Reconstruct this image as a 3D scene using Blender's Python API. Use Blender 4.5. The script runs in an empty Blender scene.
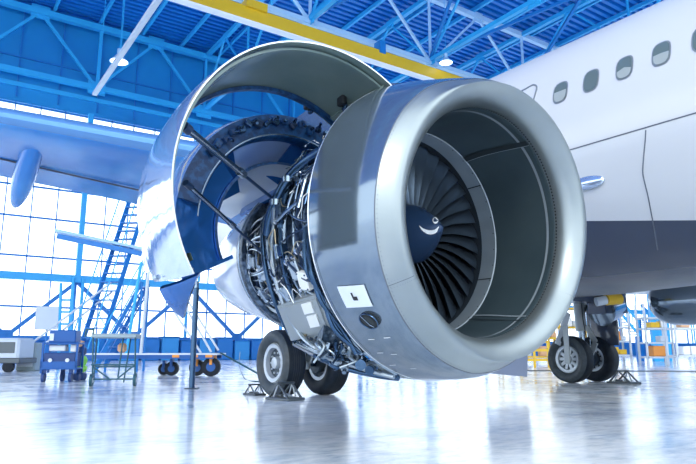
import bpy, math, random
from mathutils import Vector, Matrix
R = math.radians
rnd = random.Random(7)
scn = bpy.context.scene
COL = scn.collection
CAMH = 0.81
F_PX = 620.0
TILT = math.atan(118.0 / F_PX)

# ------------------------------------------------------------------ frames
YE = R(36)
A = Vector((-math.sin(YE), math.cos(YE), 0)); L = Vector((math.cos(YE), math.sin(YE), 0)); U = Vector((0, 0, 1))
O = Vector((.573, 5.324, 1.809))
ENG = Matrix(((L.x, A.x, 0, O.x), (L.y, A.y, 0, O.y), (0, 0, 1, O.z), (0, 0, 0, 1)))   # local x = lateral, y = aft, z = up
FUS = Matrix(((L.x, A.x, 0, O.x), (L.y, A.y, 0, O.y), (0, 0, 1, 0), (0, 0, 0, 1)))     # same, but z = height above floor
YH = R(34)
AH = Vector((-math.sin(YH), math.cos(YH), 0)); LH = Vector((math.cos(YH), math.sin(YH), 0))
HAN = Matrix(((LH.x, AH.x, 0, 0), (LH.y, AH.y, 0, 0), (0, 0, 1, 0), (0, 0, 0, 1)))

# ------------------------------------------------------------------ materials
def mat(name, col, rough=.5, metal=0., noise=None, bump=None, emit=None, coat=0., spec=.5, rvar=None):
    m = bpy.data.materials.new(name); m.use_nodes = True
    nt = m.node_tree; b = nt.nodes['Principled BSDF']
    b.inputs['Base Color'].default_value = (*col, 1); b.inputs['Roughness'].default_value = rough
    b.inputs['Metallic'].default_value = metal; b.inputs['Coat Weight'].default_value = coat
    b.inputs['Specular IOR Level'].default_value = spec
    b.inputs['Coat Roughness'].default_value = .08
    tc = nt.nodes.new('ShaderNodeTexCoord')
    if noise:
        sc_, col2, lo, hi = noise
        n = nt.nodes.new('ShaderNodeTexNoise'); n.inputs['Scale'].default_value = sc_; n.inputs['Detail'].default_value = 6
        nt.links.new(tc.outputs['Object'], n.inputs['Vector'])
        rp = nt.nodes.new('ShaderNodeValToRGB'); rp.color_ramp.elements[0].position = lo; rp.color_ramp.elements[1].position = hi
        rp.color_ramp.elements[0].color = (*col, 1); rp.color_ramp.elements[1].color = (*col2, 1)
        nt.links.new(n.outputs['Fac'], rp.inputs['Fac']); nt.links.new(rp.outputs['Color'], b.inputs['Base Color'])
    if rvar:
        n2 = nt.nodes.new('ShaderNodeTexNoise'); n2.inputs['Scale'].default_value = rvar[0]; n2.inputs['Detail'].default_value = 8
        nt.links.new(tc.outputs['Object'], n2.inputs['Vector'])
        mr = nt.nodes.new('ShaderNodeMapRange'); mr.inputs['From Min'].default_value = .3; mr.inputs['From Max'].default_value = .7
        mr.inputs['To Min'].default_value = rvar[1]; mr.inputs['To Max'].default_value = rvar[2]
        nt.links.new(n2.outputs['Fac'], mr.inputs['Value']); nt.links.new(mr.outputs['Result'], b.inputs['Roughness'])
    if bump:
        n3 = nt.nodes.new('ShaderNodeTexNoise'); n3.inputs['Scale'].default_value = bump[0]; n3.inputs['Detail'].default_value = 3
        nt.links.new(tc.outputs['Object'], n3.inputs['Vector'])
        bp = nt.nodes.new('ShaderNodeBump'); bp.inputs['Strength'].default_value = bump[1]; bp.inputs['Distance'].default_value = bump[2] if len(bump) > 2 else .02
        nt.links.new(n3.outputs['Fac'], bp.inputs['Height']); nt.links.new(bp.outputs['Normal'], b.inputs['Normal'])
    if emit:
        b.inputs['Emission Color'].default_value = (*emit[0], 1); b.inputs['Emission Strength'].default_value = emit[1]
    return m

M = {}
M['cowl'] = mat('cowl_grey_paint', (.185, .240, .305), .13, .72, coat=.4, bump=(1.6, .16, .03))
M['lip'] = mat('polished_lip_metal', (.305, .345, .36), .36, .85, noise=(2.2, (.265, .305, .32), .35, .7), bump=(4, .05))
M['rivet'] = mat('rivet_dark', (.22, .25, .30), .5, .6)
M['white'] = mat('white_aircraft_paint', (.55, .56, .59), .30, 0, coat=.2)
M['cowl_white'] = mat('white_cowl_paint', (.50, .60, .74), .09, .72, coat=.5, bump=(2.2, .35, .04))
M['liner'] = mat('acoustic_liner', (.030, .050, .062), .40, .25, noise=(1.5, (.050, .075, .088), .3, .7))
M['lin_edge'] = mat('liner_edge_seal', (.012, .02, .026), .6)
M['ring'] = mat('fan_ring_grey', (.24, .29, .33), .38, .35, noise=(4, (.29, .33, .37), .3, .7))
M['blade'] = mat('fan_blade_titanium', (.11, .15, .20), .32, .85)
M['dark'] = mat('black_rubber_gasket', (.012, .016, .022), .6)
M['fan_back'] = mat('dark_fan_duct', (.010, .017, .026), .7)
M['spin'] = mat('spinner_blue_grey', (.02, .05, .12), .35, .2)
M['mark'] = mat('white_marking', (.9, .92, .95), .5)
M['door_in'] = mat('green_grey_composite', (.165, .235, .225), .24, .1, noise=(1.6, (.24, .31, .29), .35, .75), coat=.35, bump=(3, .08))
M['edge'] = mat('bare_edge_metal', (.72, .75, .78), .25, .9)
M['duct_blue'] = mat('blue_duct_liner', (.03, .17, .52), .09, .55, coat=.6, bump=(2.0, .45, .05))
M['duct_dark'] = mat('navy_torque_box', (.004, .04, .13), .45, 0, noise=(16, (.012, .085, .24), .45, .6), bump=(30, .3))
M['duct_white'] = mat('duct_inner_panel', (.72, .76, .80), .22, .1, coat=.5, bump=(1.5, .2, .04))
M['steel'] = mat('tube_steel', (.27, .34, .42), .24, .95)
M['steel_dk'] = mat('dark_tube_steel', (.05, .10, .18), .25, .85)
M['navy'] = mat('navy_hose', (.01, .03, .08), .35, .1)
M['silver'] = mat('silver_insulation', (.40, .46, .51), .32, .9, bump=(60, .3))
M['gold'] = mat('brass_fitting', (.55, .45, .30), .3, .9)
M['core'] = mat('core_casing_metal', (.045, .075, .12), .35, .75, noise=(18, (.16, .22, .30), .45, .62), bump=(26, .6))
M['boxgrey'] = mat('grey_control_box', (.36, .40, .42), .4, .35)
M['label'] = mat('white_placard', (.85, .87, .88), .5)
M['nozzle'] = mat('white_core_cowl', (.72, .76, .82), .16, .25, coat=.7)
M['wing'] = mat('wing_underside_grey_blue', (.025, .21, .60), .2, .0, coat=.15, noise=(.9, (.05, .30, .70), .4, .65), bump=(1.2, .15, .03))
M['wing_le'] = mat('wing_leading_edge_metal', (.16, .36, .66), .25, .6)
M['belly'] = mat('belly_grey_paint', (.045, .06, .10), .26, .1, coat=.5)
M['tyre'] = mat('tyre_rubber', (.006, .011, .02), .55, 0, spec=.25, noise=(12, (.011, .017, .026), .4, .6))
M['tyre_side'] = mat('tyre_sidewall_grey', (.055, .07, .082), .5, spec=.4, noise=(10, (.035, .047, .058), .4, .7))  # mottled grey, lighter than the tread rubber
M['hub'] = mat('wheel_hub_grey', (.50, .55, .60), .4, .4)
M['hub_dk'] = mat('wheel_well_dark', (.05, .07, .09), .5, .4)
M['chock'] = mat('chock_grey_metal', (.11, .13, .145), .45, .5)
M['door_grey'] = mat('gear_door_blue_grey', (.20, .25, .37), .45)
M['seam'] = mat('panel_seam', (.10, .12, .16), .6)
M['glass'] = mat('cabin_window_glass', (.11, .145, .145), .15, 0, coat=.5)
M['shade'] = mat('cabin_window_blind', (.30, .335, .34), .5)
M['gasket'] = mat('window_surround', (.25, .28, .30), .45, .5)
M['blue'] = mat('blue_steel_paint', (.008, .19, .56), .4, 0)
M['blue_lt'] = mat('light_blue_steel_paint', (.03, .42, .82), .4, 0)
M['roof'] = mat('blue_roof_sheet', (.003, .19, .62), .45, .0)
M['clad'] = mat('blue_wall_cladding', (.004, .23, .58), .5, 0, noise=(.12, (.006, .29, .66), .35, .65))
M['whiteblue'] = mat('pale_blue_girder_paint', (.42, .66, .90), .4)
M['yellow'] = mat('yellow_crane_paint', (.72, .46, .015), .4)
M['yellow2'] = mat('yellow_guard_paint', (.80, .50, .03), .5)
M['lamp'] = mat('lamp_diffuser', (.9, .95, 1), .4, emit=((.9, .96, 1), 2.2))
M['cartblue'] = mat('cart_blue_enamel', (.004, .085, .32), .4, .1)
M['cartdk'] = mat('cart_dark_blue', (.01, .045, .17), .5)
M['frame_gr'] = mat('cart_green_grey_tube', (.035, .11, .14), .45, .4)
M['top_gr'] = mat('grey_shelf_top', (.30, .38, .42), .5)
M['orange'] = mat('orange_paint', (.85, .32, .06), .5)
M['tan'] = mat('tan_cloth', (.72, .42, .25), .7)
M['green'] = mat('lime_green_bag', (.30, .75, .10), .6)
M['pale'] = mat('pale_grey_panel', (.62, .68, .75), .5)
M['binblue'] = mat('storage_bin_blue', (.01, .19, .55), .5)
M['binblue2'] = mat('storage_bin_light_blue', (.03, .30, .68), .5)
M['red'] = mat('red_box', (.55, .12, .08), .5)

def floor_material():
    m = bpy.data.materials.new('polished_hangar_floor'); m.use_nodes = True
    nt = m.node_tree; b = nt.nodes['Principled BSDF']; tc = nt.nodes.new('ShaderNodeTexCoord')
    def noise(sc_, det, stretch=(1, 1, 1)):
        mp = nt.nodes.new('ShaderNodeMapping'); mp.inputs['Scale'].default_value = stretch
        mp.inputs['Rotation'].default_value = (0, 0, .25)
        nt.links.new(tc.outputs['Object'], mp.inputs['Vector'])
        n = nt.nodes.new('ShaderNodeTexNoise'); n.inputs['Scale'].default_value = sc_; n.inputs['Detail'].default_value = det
        n.inputs['Roughness'].default_value = .62
        nt.links.new(mp.outputs['Vector'], n.inputs['Vector']); return n
    n1 = noise(.55, 8, (1, 1.7, 1)); n2 = noise(4.5, 8, (1, 2.2, 1)); n3 = noise(1.3, 6)
    rp = nt.nodes.new('ShaderNodeValToRGB'); e = rp.color_ramp.elements
    e[0].position = .38; e[0].color = (.43, .53, .65, 1); e[1].position = .56; e[1].color = (.93, .95, .97, 1)
    mx = nt.nodes.new('ShaderNodeMath'); mx.operation = 'MULTIPLY_ADD'; mx.inputs[1].default_value = .45
    nt.links.new(n2.outputs['Fac'], mx.inputs[0])
    sc2 = nt.nodes.new('ShaderNodeMath'); sc2.operation = 'MULTIPLY'; sc2.inputs[1].default_value = .58
    nt.links.new(n1.outputs['Fac'], sc2.inputs[0]) ; nt.links.new(sc2.outputs[0], mx.inputs[2])
    nt.links.new(mx.outputs[0], rp.inputs['Fac']); nt.links.new(rp.outputs['Color'], b.inputs['Base Color'])
    mr = nt.nodes.new('ShaderNodeMapRange'); mr.inputs['From Min'].default_value = .35; mr.inputs['From Max'].default_value = .65
    mr.inputs['To Min'].default_value = .06; mr.inputs['To Max'].default_value = .22
    nt.links.new(n3.outputs['Fac'], mr.inputs['Value']); nt.links.new(mr.outputs['Result'], b.inputs['Roughness'])
    bp = nt.nodes.new('ShaderNodeBump'); bp.inputs['Strength'].default_value = .16; bp.inputs['Distance'].default_value = .02
    nt.links.new(n2.outputs['Fac'], bp.inputs['Height']); nt.links.new(bp.outputs['Normal'], b.inputs['Normal'])
    b.inputs['Specular IOR Level'].default_value = .6
    return m
M['floor'] = floor_material()

def pane_material():
    m = bpy.data.materials.new('window_pane_glass'); m.use_nodes = True; nt = m.node_tree
    for n in list(nt.nodes): nt.nodes.remove(n)
    o = nt.nodes.new('ShaderNodeOutputMaterial'); t = nt.nodes.new('ShaderNodeBsdfTransparent'); g = nt.nodes.new('ShaderNodeBsdfGlossy')
    t.inputs['Color'].default_value = (.95, .98, 1, 1); g.inputs['Roughness'].default_value = .1
    x = nt.nodes.new('ShaderNodeMixShader'); x.inputs[0].default_value = .06
    nt.links.new(t.outputs[0], x.inputs[1]); nt.links.new(g.outputs[0], x.inputs[2]); nt.links.new(x.outputs[0], o.inputs[0])
    return m
M['pane'] = pane_material()

# ------------------------------------------------------------------ mesh builder
class MB:
    def __init__(s): s.v = []; s.f = []; s.m = []; s.mats = []
    def mi(s, m):
        if m not in s.mats: s.mats.append(m)
        return s.mats.index(m)
    def add(s, vs, fs, m):
        b = len(s.v); i = s.mi(m); s.v += [tuple(v) for v in vs]
        for f in fs: s.f.append([b + k for k in f]); s.m.append(i)
        return s
    def box(s, c, d, m, rot=None, bev=0):
        c = Vector(c); hx, hy, hz = d[0] / 2, d[1] / 2, d[2] / 2
        if bev:
            b = min(bev, hx * .9, hy * .9, hz * .9); vs = []; 
            for sx in (-1, 1):
                for sy in (-1, 1):
                    for sz in (-1, 1):
                        vs += [(sx * hx, sy * (hy - b), sz * (hz - b)), (sx * (hx - b), sy * hy, sz * (hz - b)), (sx * (hx - b), sy * (hy - b), sz * hz)]
            def I(sx, sy, sz, k): return (((sx > 0) * 2 + (sy > 0)) * 2 + (sz > 0)) * 3 + k
            fs = []
            for q in (-1, 1):
                fs.append([I(q, -1, -1, 0), I(q, 1, -1, 0), I(q, 1, 1, 0), I(q, -1, 1, 0)][::q])
                fs.append([I(-1, q, -1, 1), I(-1, q, 1, 1), I(1, q, 1, 1), I(1, q, -1, 1)][::q])
                fs.append([I(-1, -1, q, 2), I(1, -1, q, 2), I(1, 1, q, 2), I(-1, 1, q, 2)][::q])
            for a in (-1, 1):
                for b2 in (-1, 1):
                    fs.append([I(a, b2, -1, 0), I(a, b2, 1, 0), I(a, b2, 1, 1), I(a, b2, -1, 1)])
                    fs.append([I(a, -1, b2, 0), I(a, 1, b2, 0), I(a, 1, b2, 2), I(a, -1, b2, 2)])
                    fs.append([I(-1, a, b2, 1), I(1, a, b2, 1), I(1, a, b2, 2), I(-1, a, b2, 2)])
                    for c3 in (-1, 1): fs.append([I(a, b2, c3, 0), I(a, b2, c3, 1), I(a, b2, c3, 2)])
        else:
            vs = [(x, y, z) for x in (-hx, hx) for y in (-hy, hy) for z in (-hz, hz)]
            fs = [(0, 1, 3, 2), (4, 6, 7, 5), (0, 4, 5, 1), (2, 3, 7, 6), (0, 2, 6, 4), (1, 5, 7, 3)]
        vs = [Vector(v) for v in vs]
        if rot is not None: vs = [rot @ v for v in vs]
        return s.add([v + c for v in vs], fs, m)
    def bar(s, p0, p1, w, h, m, up=(0, 0, 1)):
        p0 = Vector(p0); p1 = Vector(p1); d = p1 - p0; n = d.length; d.normalize(); up = Vector(up)
        if abs(d.dot(up)) > .99: up = Vector((1, 0, 0))
        x = d.cross(up).normalized(); z = x.cross(d)
        rot = Matrix((x, d, z)).transposed()
        return s.box((p0 + p1) / 2, (w, n, h), m, rot)
    def tube(s, pts, r, m, seg=8, caps=True, rs=None):
        pts = [Vector(p) for p in pts]; n = len(pts); vs = []; up = None
        for i, p in enumerate(pts):
            t = (pts[min(i + 1, n - 1)] - pts[max(i - 1, 0)]).normalized()
            if up is None: up = Vector((0, 0, 1)) if abs(t.z) < .9 else Vector((1, 0, 0))
            x = t.cross(up).normalized(); up = x.cross(t)
            rr = rs[i] if rs else r
            for k in range(seg):
                a = 2 * math.pi * k / seg; vs.append(p + x * (rr * math.cos(a)) + up * (rr * math.sin(a)))
        fs = [(i * seg + k, i * seg + (k + 1) % seg, (i + 1) * seg + (k + 1) % seg, (i + 1) * seg + k) for i in range(n - 1) for k in range(seg)]
        if caps: fs += [list(range(seg))[::-1], [(n - 1) * seg + k for k in range(seg)]]
        return s.add(vs, fs, m)
    def lathe(s, prof, m, n=96, a0=0, a1=360, closed=False, fn=None, caps=True, mlist=None):
        """prof: list of (s, R) along local y; closed = profile is a loop."""
        full = abs(a1 - a0) >= 359.9; na = n if full else n + 1; P = len(prof); vs = []
        for k in range(na):
            a = R(a0 + (a1 - a0) * k / n)
            for (q, rr) in prof:
                v = Vector((rr * math.cos(a), q, rr * math.sin(a))); vs.append(fn(v) if fn else v)
        b = len(s.v); s.v += [tuple(v) for v in vs]
        for k in range(n):
            k2 = (k + 1) % na
            for j in range(P if closed else P - 1):
                j2 = (j + 1) % P
                mm = mlist[j] if mlist else m
                s.f.append([b + k * P + j, b + k2 * P + j, b + k2 * P + j2, b + k * P + j2]); s.m.append(s.mi(mm))
        if not full and closed and caps:
            mm = mlist[-1] if mlist else m
            s.f.append([b + j for j in range(P)]); s.m.append(s.mi(mm))
            s.f.append([b + (na - 1) * P + j for j in range(P)][::-1]); s.m.append(s.mi(mm))
        return s
    def cyl(s, p0, p1, r0, m, r1=None, seg=20):
        return s.tube([p0, p1], r0, m, seg, True, [r0, r0 if r1 is None else r1])
    def xf(s, fn): s.v = [tuple(fn(Vector(v))) for v in s.v]; return s
    def build(s, name, parent=None, world=None, smooth=35, loc=None, bevel=0):
        """verts are in the frame `world` (a Matrix); loc re-origins the object at that local point"""
        me = bpy.data.meshes.new(name)
        world = Matrix.Identity(4) if world is None else world
        if loc is not None:
            lv = Vector(loc); s.v = [tuple(Vector(v) - lv) for v in s.v]; world = world @ Matrix.Translation(lv)
        me.from_pydata(s.v, [], s.f); 
        for m in s.mats: me.materials.append(m)
        me.polygons.foreach_set('material_index', s.m); me.update()
        import bmesh
        bm = bmesh.new(); bm.from_mesh(me); bmesh.ops.recalc_face_normals(bm, faces=bm.faces[:]); bm.to_mesh(me); bm.free()
        if smooth:
            me.polygons.foreach_set('use_smooth', [True] * len(me.polygons)); me.set_sharp_from_angle(angle=R(smooth))
        o = bpy.data.objects.new(name, me); COL.objects.link(o); place(o, parent, world)
        if bevel:
            bv = o.modifiers.new('b', 'BEVEL'); bv.width = bevel; bv.segments = 2; bv.limit_method = 'ANGLE'
        return o

WORLD = {}
def place(o, parent, world):
    if parent is not None:
        o.parent = parent; o.matrix_parent_inverse = WORLD[parent.name].inverted()
    o.matrix_basis = world; WORLD[o.name] = world.copy()
def empty(name, world, parent=None):
    o = bpy.data.objects.new(name, None); o.empty_display_size = .2; COL.objects.link(o); place(o, parent, world); return o
def tag(o, label=None, cat=None, group=None, kind=None):
    if label: o['label'] = label
    if cat: o['category'] = cat
    if group: o['group'] = group
    if kind: o['kind'] = kind
    return o
def copy_tree(o, T, parent=None):
    """copy of an object (and its children) moved by the world matrix T"""
    c = o.copy(); COL.objects.link(c); w = T @ WORLD[o.name]
    if parent is not None: place(c, parent, w)
    else: c.parent = None; c.matrix_parent_inverse = Matrix.Identity(4); place(c, None, w)
    for ch in list(o.children): copy_tree(ch, T, c)
    return c

# ------------------------------------------------------------------ picture helpers used while measuring (points in the real space)
CAM = Vector((0, 0, CAMH))
def ray(x, y):
    x = (x - 348) / F_PX; z = -(y - 232) / F_PX
    return Vector((x, math.cos(TILT) - z * math.sin(TILT), math.sin(TILT) + z * math.cos(TILT)))
def at_Y(x, y, Y): d = ray(x, y); return CAM + d * (Y / d.y)
def on_R(x, y, rad):
    """point in engine coordinates on the cylinder of that radius"""
    d = ray(x, y); o = CAM - O; dx, dz, ox, oz = d.dot(L), d.z, o.dot(L), o.z
    a = dx * dx + dz * dz; b = dx * ox + dz * oz; c = ox * ox + oz * oz - rad * rad; D = max(0, b * b - a * c)
    l = (-b - math.sqrt(D)) / a; P = o + d * l
    return Vector((P.dot(L), P.dot(A), P.z))
def pc(s_, a_, r_): return Vector((r_ * math.cos(R(a_)), s_, r_ * math.sin(R(a_))))
def smoothpath(pts, n=5):
    pts = [Vector(p) for p in pts]; out = []
    for i in range(len(pts) - 1):
        p0 = pts[max(i - 1, 0)]; p1 = pts[i]; p2 = pts[i + 1]; p3 = pts[min(i + 2, len(pts) - 1)]
        for k in range(n):
            t = k / n; out.append(.5 * ((2 * p1) + (p2 - p0) * t + (2 * p0 - 5 * p1 + 4 * p2 - p3) * t * t + (3 * p1 - p0 - 3 * p2 + p3) * t ** 3))
    out.append(pts[-1]); return out

# ================================================================== AIRLINER
plane = empty('airliner', FUS @ Matrix.Translation((5.75, 4, 0)))
tag(plane, 'white airliner on its wheels in the hangar with an opened jet engine in front', 'airplane')

# ---- engine: root mesh is the fan case + core
ds = [(-.26, 1.0), (-.25, 1.06), (-.2, 1.06), (-.2, .985), (-.08, .985), (-.08, 1.01), (-.05, 1.01), (-.05, .985), (.12, .985), (.12, 1.005), (.15, 1.005), (.15, .98),
      (.36, .975), (.36, 1.0), (.4, 1.0), (.4, .965), (.62, .96), (.62, .985), (.66, .985), (.66, .94), (.78, .93), (.8, .96), (.86, .96), (.88, .9),
      (.95, .70), (1.0, .62), (1.25, .56), (1.27, .6), (1.3, .6), (1.32, .56), (1.6, .54), (1.62, .58), (1.66, .58), (1.68, .54), (1.85, .55), (1.9, .55)]
eng = MB().lathe(ds, M['core'], 120).build('jet_engine', plane, ENG)
eng['label'] = 'large jet engine with polished round inlet and opened cowls'
def part(mb, name, label=None, smooth=35, loc=None):
    o = mb.build(name, eng, ENG, smooth, loc)
    if label: o['label'] = label
    return o
DROOP = R(5.6)
OUT_TAB = [(0, .03), (35, 0), (60, -.015), (75, -.045), (90, -.06), (110, -.075), (130, -.02), (145, 0), (245, 0), (262, 0), (277, -.03), (290, -.065), (302, -.06), (314, -.035), (333, 0), (360, .03)]
INN_TAB = [(0, .01), (90, .02), (180, .015), (230, .0), (250, .03), (268, .055), (290, .05), (310, .03), (335, .015), (360, .01)]
def tab(T, a):
    for (x0, y0), (x1, y1) in zip(T, T[1:]):
        if x0 <= a <= x1: return y0 + (y1 - y0) * (a - x0) / (x1 - x0)
    return 0
def droop(v):
    """inlet face tips down: shear the front of the inlet cowl"""
    s_ = v.y; t = max(0., min(1., (-.28 - s_) / .62)); t = t * t * (3 - 2 * t)
    w = v.copy(); w.y -= v.z * math.tan(DROOP) * t
    r0 = math.hypot(v.x, v.z); an = math.degrees(math.atan2(v.z, v.x)) % 360      # the lip is thinner above and below than on the sides
    dr = tab(OUT_TAB, an) * min(1, max(0, (r0 - 1.0) / .1)) + tab(INN_TAB, an) * max(0, 1 - abs(r0 - .99) / .095)
    if r0 > .5: w.x *= 1 + dr * t / r0; w.z *= 1 + dr * t / r0; w.z += -.033 * t; w.x += .01 * t
    return w
D0 = -1.006
prof_out = [(D0 + a, r) for a, r in ((.125, 1.147), (.16, 1.162), (.22, 1.180), (.32, 1.200), (.44, 1.216), (.56, 1.229), (.68, 1.239), (.762, 1.243), (.764, 1.215))]
part(MB().lathe(prof_out, M['cowl'], 160, fn=droop), 'inlet_cowl', 'glossy grey outer barrel of the inlet')
part(MB().lathe([(-.246, 1.243), (-.240, 1.247), (-.232, 1.24), (-.232, 1.215), (-.246, 1.215)], M['edge'], 140, closed=True), 'cowl_edge', 'bright metal trailing edge of the inlet')
part(MB().lathe([(-.26, 1.215), (-.30, 1.0)], M['dark'], 96), 'rear_bulkhead')
lipp = [(.118, 1.142), (.09, 1.120), (.06, 1.091), (.035, 1.064), (.015, 1.040), (.004, 1.020), (0, 1.002), (.004, .984), (.015, .966), (.035, .944), (.07, .918), (.11, .899), (.15, .888), (.2, .883), (.205, .883)]
lipmb = MB().lathe([(D0 + a, r) for a, r in lipp], M['lip'], 200, fn=droop)
def bump_disc(mb, s_, a_, r_, rad, m, out=1, k=6, h=.0015):
    c = pc(s_, a_, r_ + out * h); tx = Vector((-math.sin(R(a_)), 0, math.cos(R(a_)))); ty = Vector((0, 1, 0))
    vs = [droop(c + tx * (rad * math.cos(2 * math.pi * j / k)) + ty * (rad * math.sin(2 * math.pi * j / k))) for j in range(k)]
    mb.add(vs, [list(range(k))], m)
for k in range(230): bump_disc(lipmb, D0 + .107, k * 360 / 230, 1.1345, .0042, M['rivet'])
part(lipmb, 'inlet_lip', 'polished bare metal inlet lip ring')
rv = MB()
for k in range(200): bump_disc(rv, D0 + .19, k * 1.8, .882, .0075, M['dark'], -1)
# seam groove between inlet skin and lip
rv.lathe([(D0 + .118, 1.1425), (D0 + .124, 1.1465)], M['seam'], 160, fn=lambda v: droop(Vector((v.x * 1.0008, v.y, v.z * 1.0008))))
part(rv, 'rivet_row')
# lip segment joints (lines of fasteners across the lip)
for a_ in (209, 329, 88):
    jm = MB(); pts = [droop(pc(D0 + q, a_ + (0 if q < .06 else 0), r + .0015)) for q, r in lipp if q <= .16]
    tx = Vector((-math.sin(R(a_)), 0, math.cos(R(a_)))) * .0022
    vs = [p + tx * sg for p in pts for sg in (-1, 1)]
    jm.add(vs, [(2 * i, 2 * i + 1, 2 * i + 3, 2 * i + 2) for i in range(len(pts) - 1)], M['seam'])
    for off in (-.022, .022):
        for i in range(len(pts) - 1):
            for tt in (.0, .5):
                p = pts[i].lerp(pts[i + 1], tt) + tx.normalized() * off
                n_ = (pts[i + 1] - pts[i]).normalized(); t2 = tx.normalized()
                jm.add([p + (n_ * math.cos(2 * math.pi * j / 6) + t2 * math.sin(2 * math.pi * j / 6)) * .0035 + n_.cross(t2) * 0.0 for j in range(6)], [list(range(6))], M['rivet'])
    part(jm, 'lip_joint')
# inner barrel: acoustic liner
linp = [(D0 + .205, .883), (D0 + .215, .880), (D0 + .24, .882), (D0 + .5, .890), (D0 + .7, .893), (D0 + .84, .884)]
part(MB().lathe(linp, M['liner'], 160, fn=droop), 'acoustic_liner', 'dark teal acoustic lining inside the inlet')
sl = MB()
for a_, wd, m_, ra in ((55.5, 1.7, M['lin_edge'], .874), (53.9, .35, M['ring'], .875), (307, .5, M['ring'], .876), (303, .5, M['lin_edge'], .876), (180, .5, M['lin_edge'], .876)):
    n = 14; vs = []
    for i in range(n + 1):
        q = -.80 + (.63) * i / n; r_ = .874 + .010 * math.sin(i / n * math.pi)
        for sg in (-1, 1): vs.append(droop(pc(q, a_ + sg * wd, r_)))
    sl.add(vs, [(2 * i, 2 * i + 1, 2 * i + 3, 2 * i + 2) for i in range(n)], m_)
sl.lathe([(-.742, .8795), (-.72, .8795)], M['ring'], 120, fn=droop)
part(sl, 'liner_seam', 'dark lengthwise gap between lining panels')
fr = MB().lathe([(-.166, .884), (-.160, .876), (0.0, .872), (.004, .876)], M['ring'], 160)
for k in range(36):
    for q in (-.145, -.02): bump_disc(fr, q, k * 10 + 5, .8745, .006, M['dark'], -1)
for a_ in (36, 156, 276, 336, 216, 96):
    vs = [pc(q, a_ + d_, .8705) for q in (-.162, .002) for d_ in (-.35, .35)]
    fr.add(vs, [(0, 1, 3, 2)], M['dark'])
part(fr, 'fan_case_ring', 'smooth light grey ring around the fan')
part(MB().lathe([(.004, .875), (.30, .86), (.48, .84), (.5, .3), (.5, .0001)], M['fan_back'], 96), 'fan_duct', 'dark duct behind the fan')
# fan
def blade_mb():
    mb = MB(); nr, nc = 14, 6; top = []; bot = []
    for i in range(nr + 1):
        t = i / nr; r_ = .24 + (.862 - .24) * t
        st = R(22 + 42 * t); ch = .20 + .06 * math.sin(t * math.pi * .9) + .0 * t
        lean = .05 * math.sin(t * math.pi) ; sweep = -.03 * t
        for j in range(nc + 1):
            c = j / nc - .5
            camber = .016 * (1 - 4 * c * c)
            ax = c * ch * math.cos(st) - camber * math.sin(st); tg = c * ch * math.sin(st) + camber * math.cos(st) + lean
            th = .0085 * math.sqrt(max(0, 1 - (2 * c) ** 2)) + .0008
            for lst, sg in ((top, 1), (bot, -1)):
                tt = tg + sg * th * math.cos(st); aa = .12 + ax - sg * th * math.sin(st) + sweep
                an = tt / r_
                lst.append((r_ * math.cos(an), aa, r_ * math.sin(an)))
    w = nc + 1
    fs = [(i * w + j, i * w + j + 1, (i + 1) * w + j + 1, (i + 1) * w + j) for i in range(nr) for j in range(nc)]
    mb.add(top, fs, M['blade']); mb.add(bot, [f[::-1] for f in fs], M['blade'])
    b = len(top); 
    side = []
    for i in range(nr):
        for j in (0, nc): side.append((i * w + j, (i + 1) * w + j, b + (i + 1) * w + j, b + i * w + j))
    for j in range(nc): side.append((nr * w + j, nr * w + j + 1, b + nr * w + j + 1, b + nr * w + j))
    mi = mb.mi(M['blade'])
    for f in side: mb.f.append(list(f)); mb.m.append(mi)
    # mid-span shroud piece
    return mb
NB = 36
b0 = blade_mb().build('fan_blade', eng, ENG, 40)
for k in range(1, NB):
    rot = Matrix.Rotation(2 * math.pi * k / NB, 4, 'Y')
    c = b0.copy(); COL.objects.link(c); place(c, eng, ENG @ rot)
spp = [(.12, .265), (0, .258), (-.06, .232), (-.14, .182), (-.22, .125), (-.29, .07), (-.33, .034), (-.348, .012), (-.352, .0001)]
spm = MB().lathe(spp, M['spin'], 64)
for k in range(6): bump_disc(spm, -.055, k * 60 + 10, .240, .007, M['edge'], 1, 8, .003)
spn = part(spm, 'spinner', 'blue grey cone at the fan centre')
def cone_r(s_):
    for (s0, r0), (s1, r1) in zip(spp, spp[1:]):
        if s1 <= s_ <= s0: return r1 + (r0 - r1) * (s_ - s1) / (s0 - s1)
    return .01
def on_spinner(x, y):
    d = ray(x, y); best = None
    for k in range(500):
        q = -.352 + .46 * k / 499; lam = ((O - CAM).dot(A) + q) / d.dot(A); X = CAM + d * lam - O; u, v = X.dot(L), X.z; e = abs(math.hypot(u, v) - cone_r(q))
        if best is None or e < best[0]: best = (e, q, u, v)
        if e < .003: best = (e, q, u, v); break
    _, q, u, v = best; a_ = math.atan2(v, u); r_ = cone_r(q) + .004; return Vector((r_ * math.cos(a_), q - .003, r_ * math.sin(a_)))
mk = MB()
up_ = smoothpath([(419, 225.5, 0), (423.5, 228.6, 0), (429, 230.2, 0), (434.5, 229.6, 0), (438.4, 226.6, 0)], 4); lo_ = smoothpath([(419, 225.5, 0), (422.5, 231, 0), (429, 234.4, 0), (435.8, 232.8, 0), (439, 227.0, 0)], 4)
vs = []
for a_, b_ in zip(up_, lo_): vs += [on_spinner(a_.x, a_.y), on_spinner(b_.x, b_.y)]
mk.add(vs, [(2 * i, 2 * i + 1, 2 * i + 3, 2 * i + 2) for i in range(len(up_) - 1)], M['mark'])
vs = [on_spinner(435.4 + 2.9 * math.cos(t), 220.6 + 3.4 * math.sin(t)) for t in [2 * math.pi * j / 12 for j in range(12)]]
mk.add(vs, [list(range(12))], M['mark'])
part(mk, 'swirl_mark', 'white curved swirl on the spinner')

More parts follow.
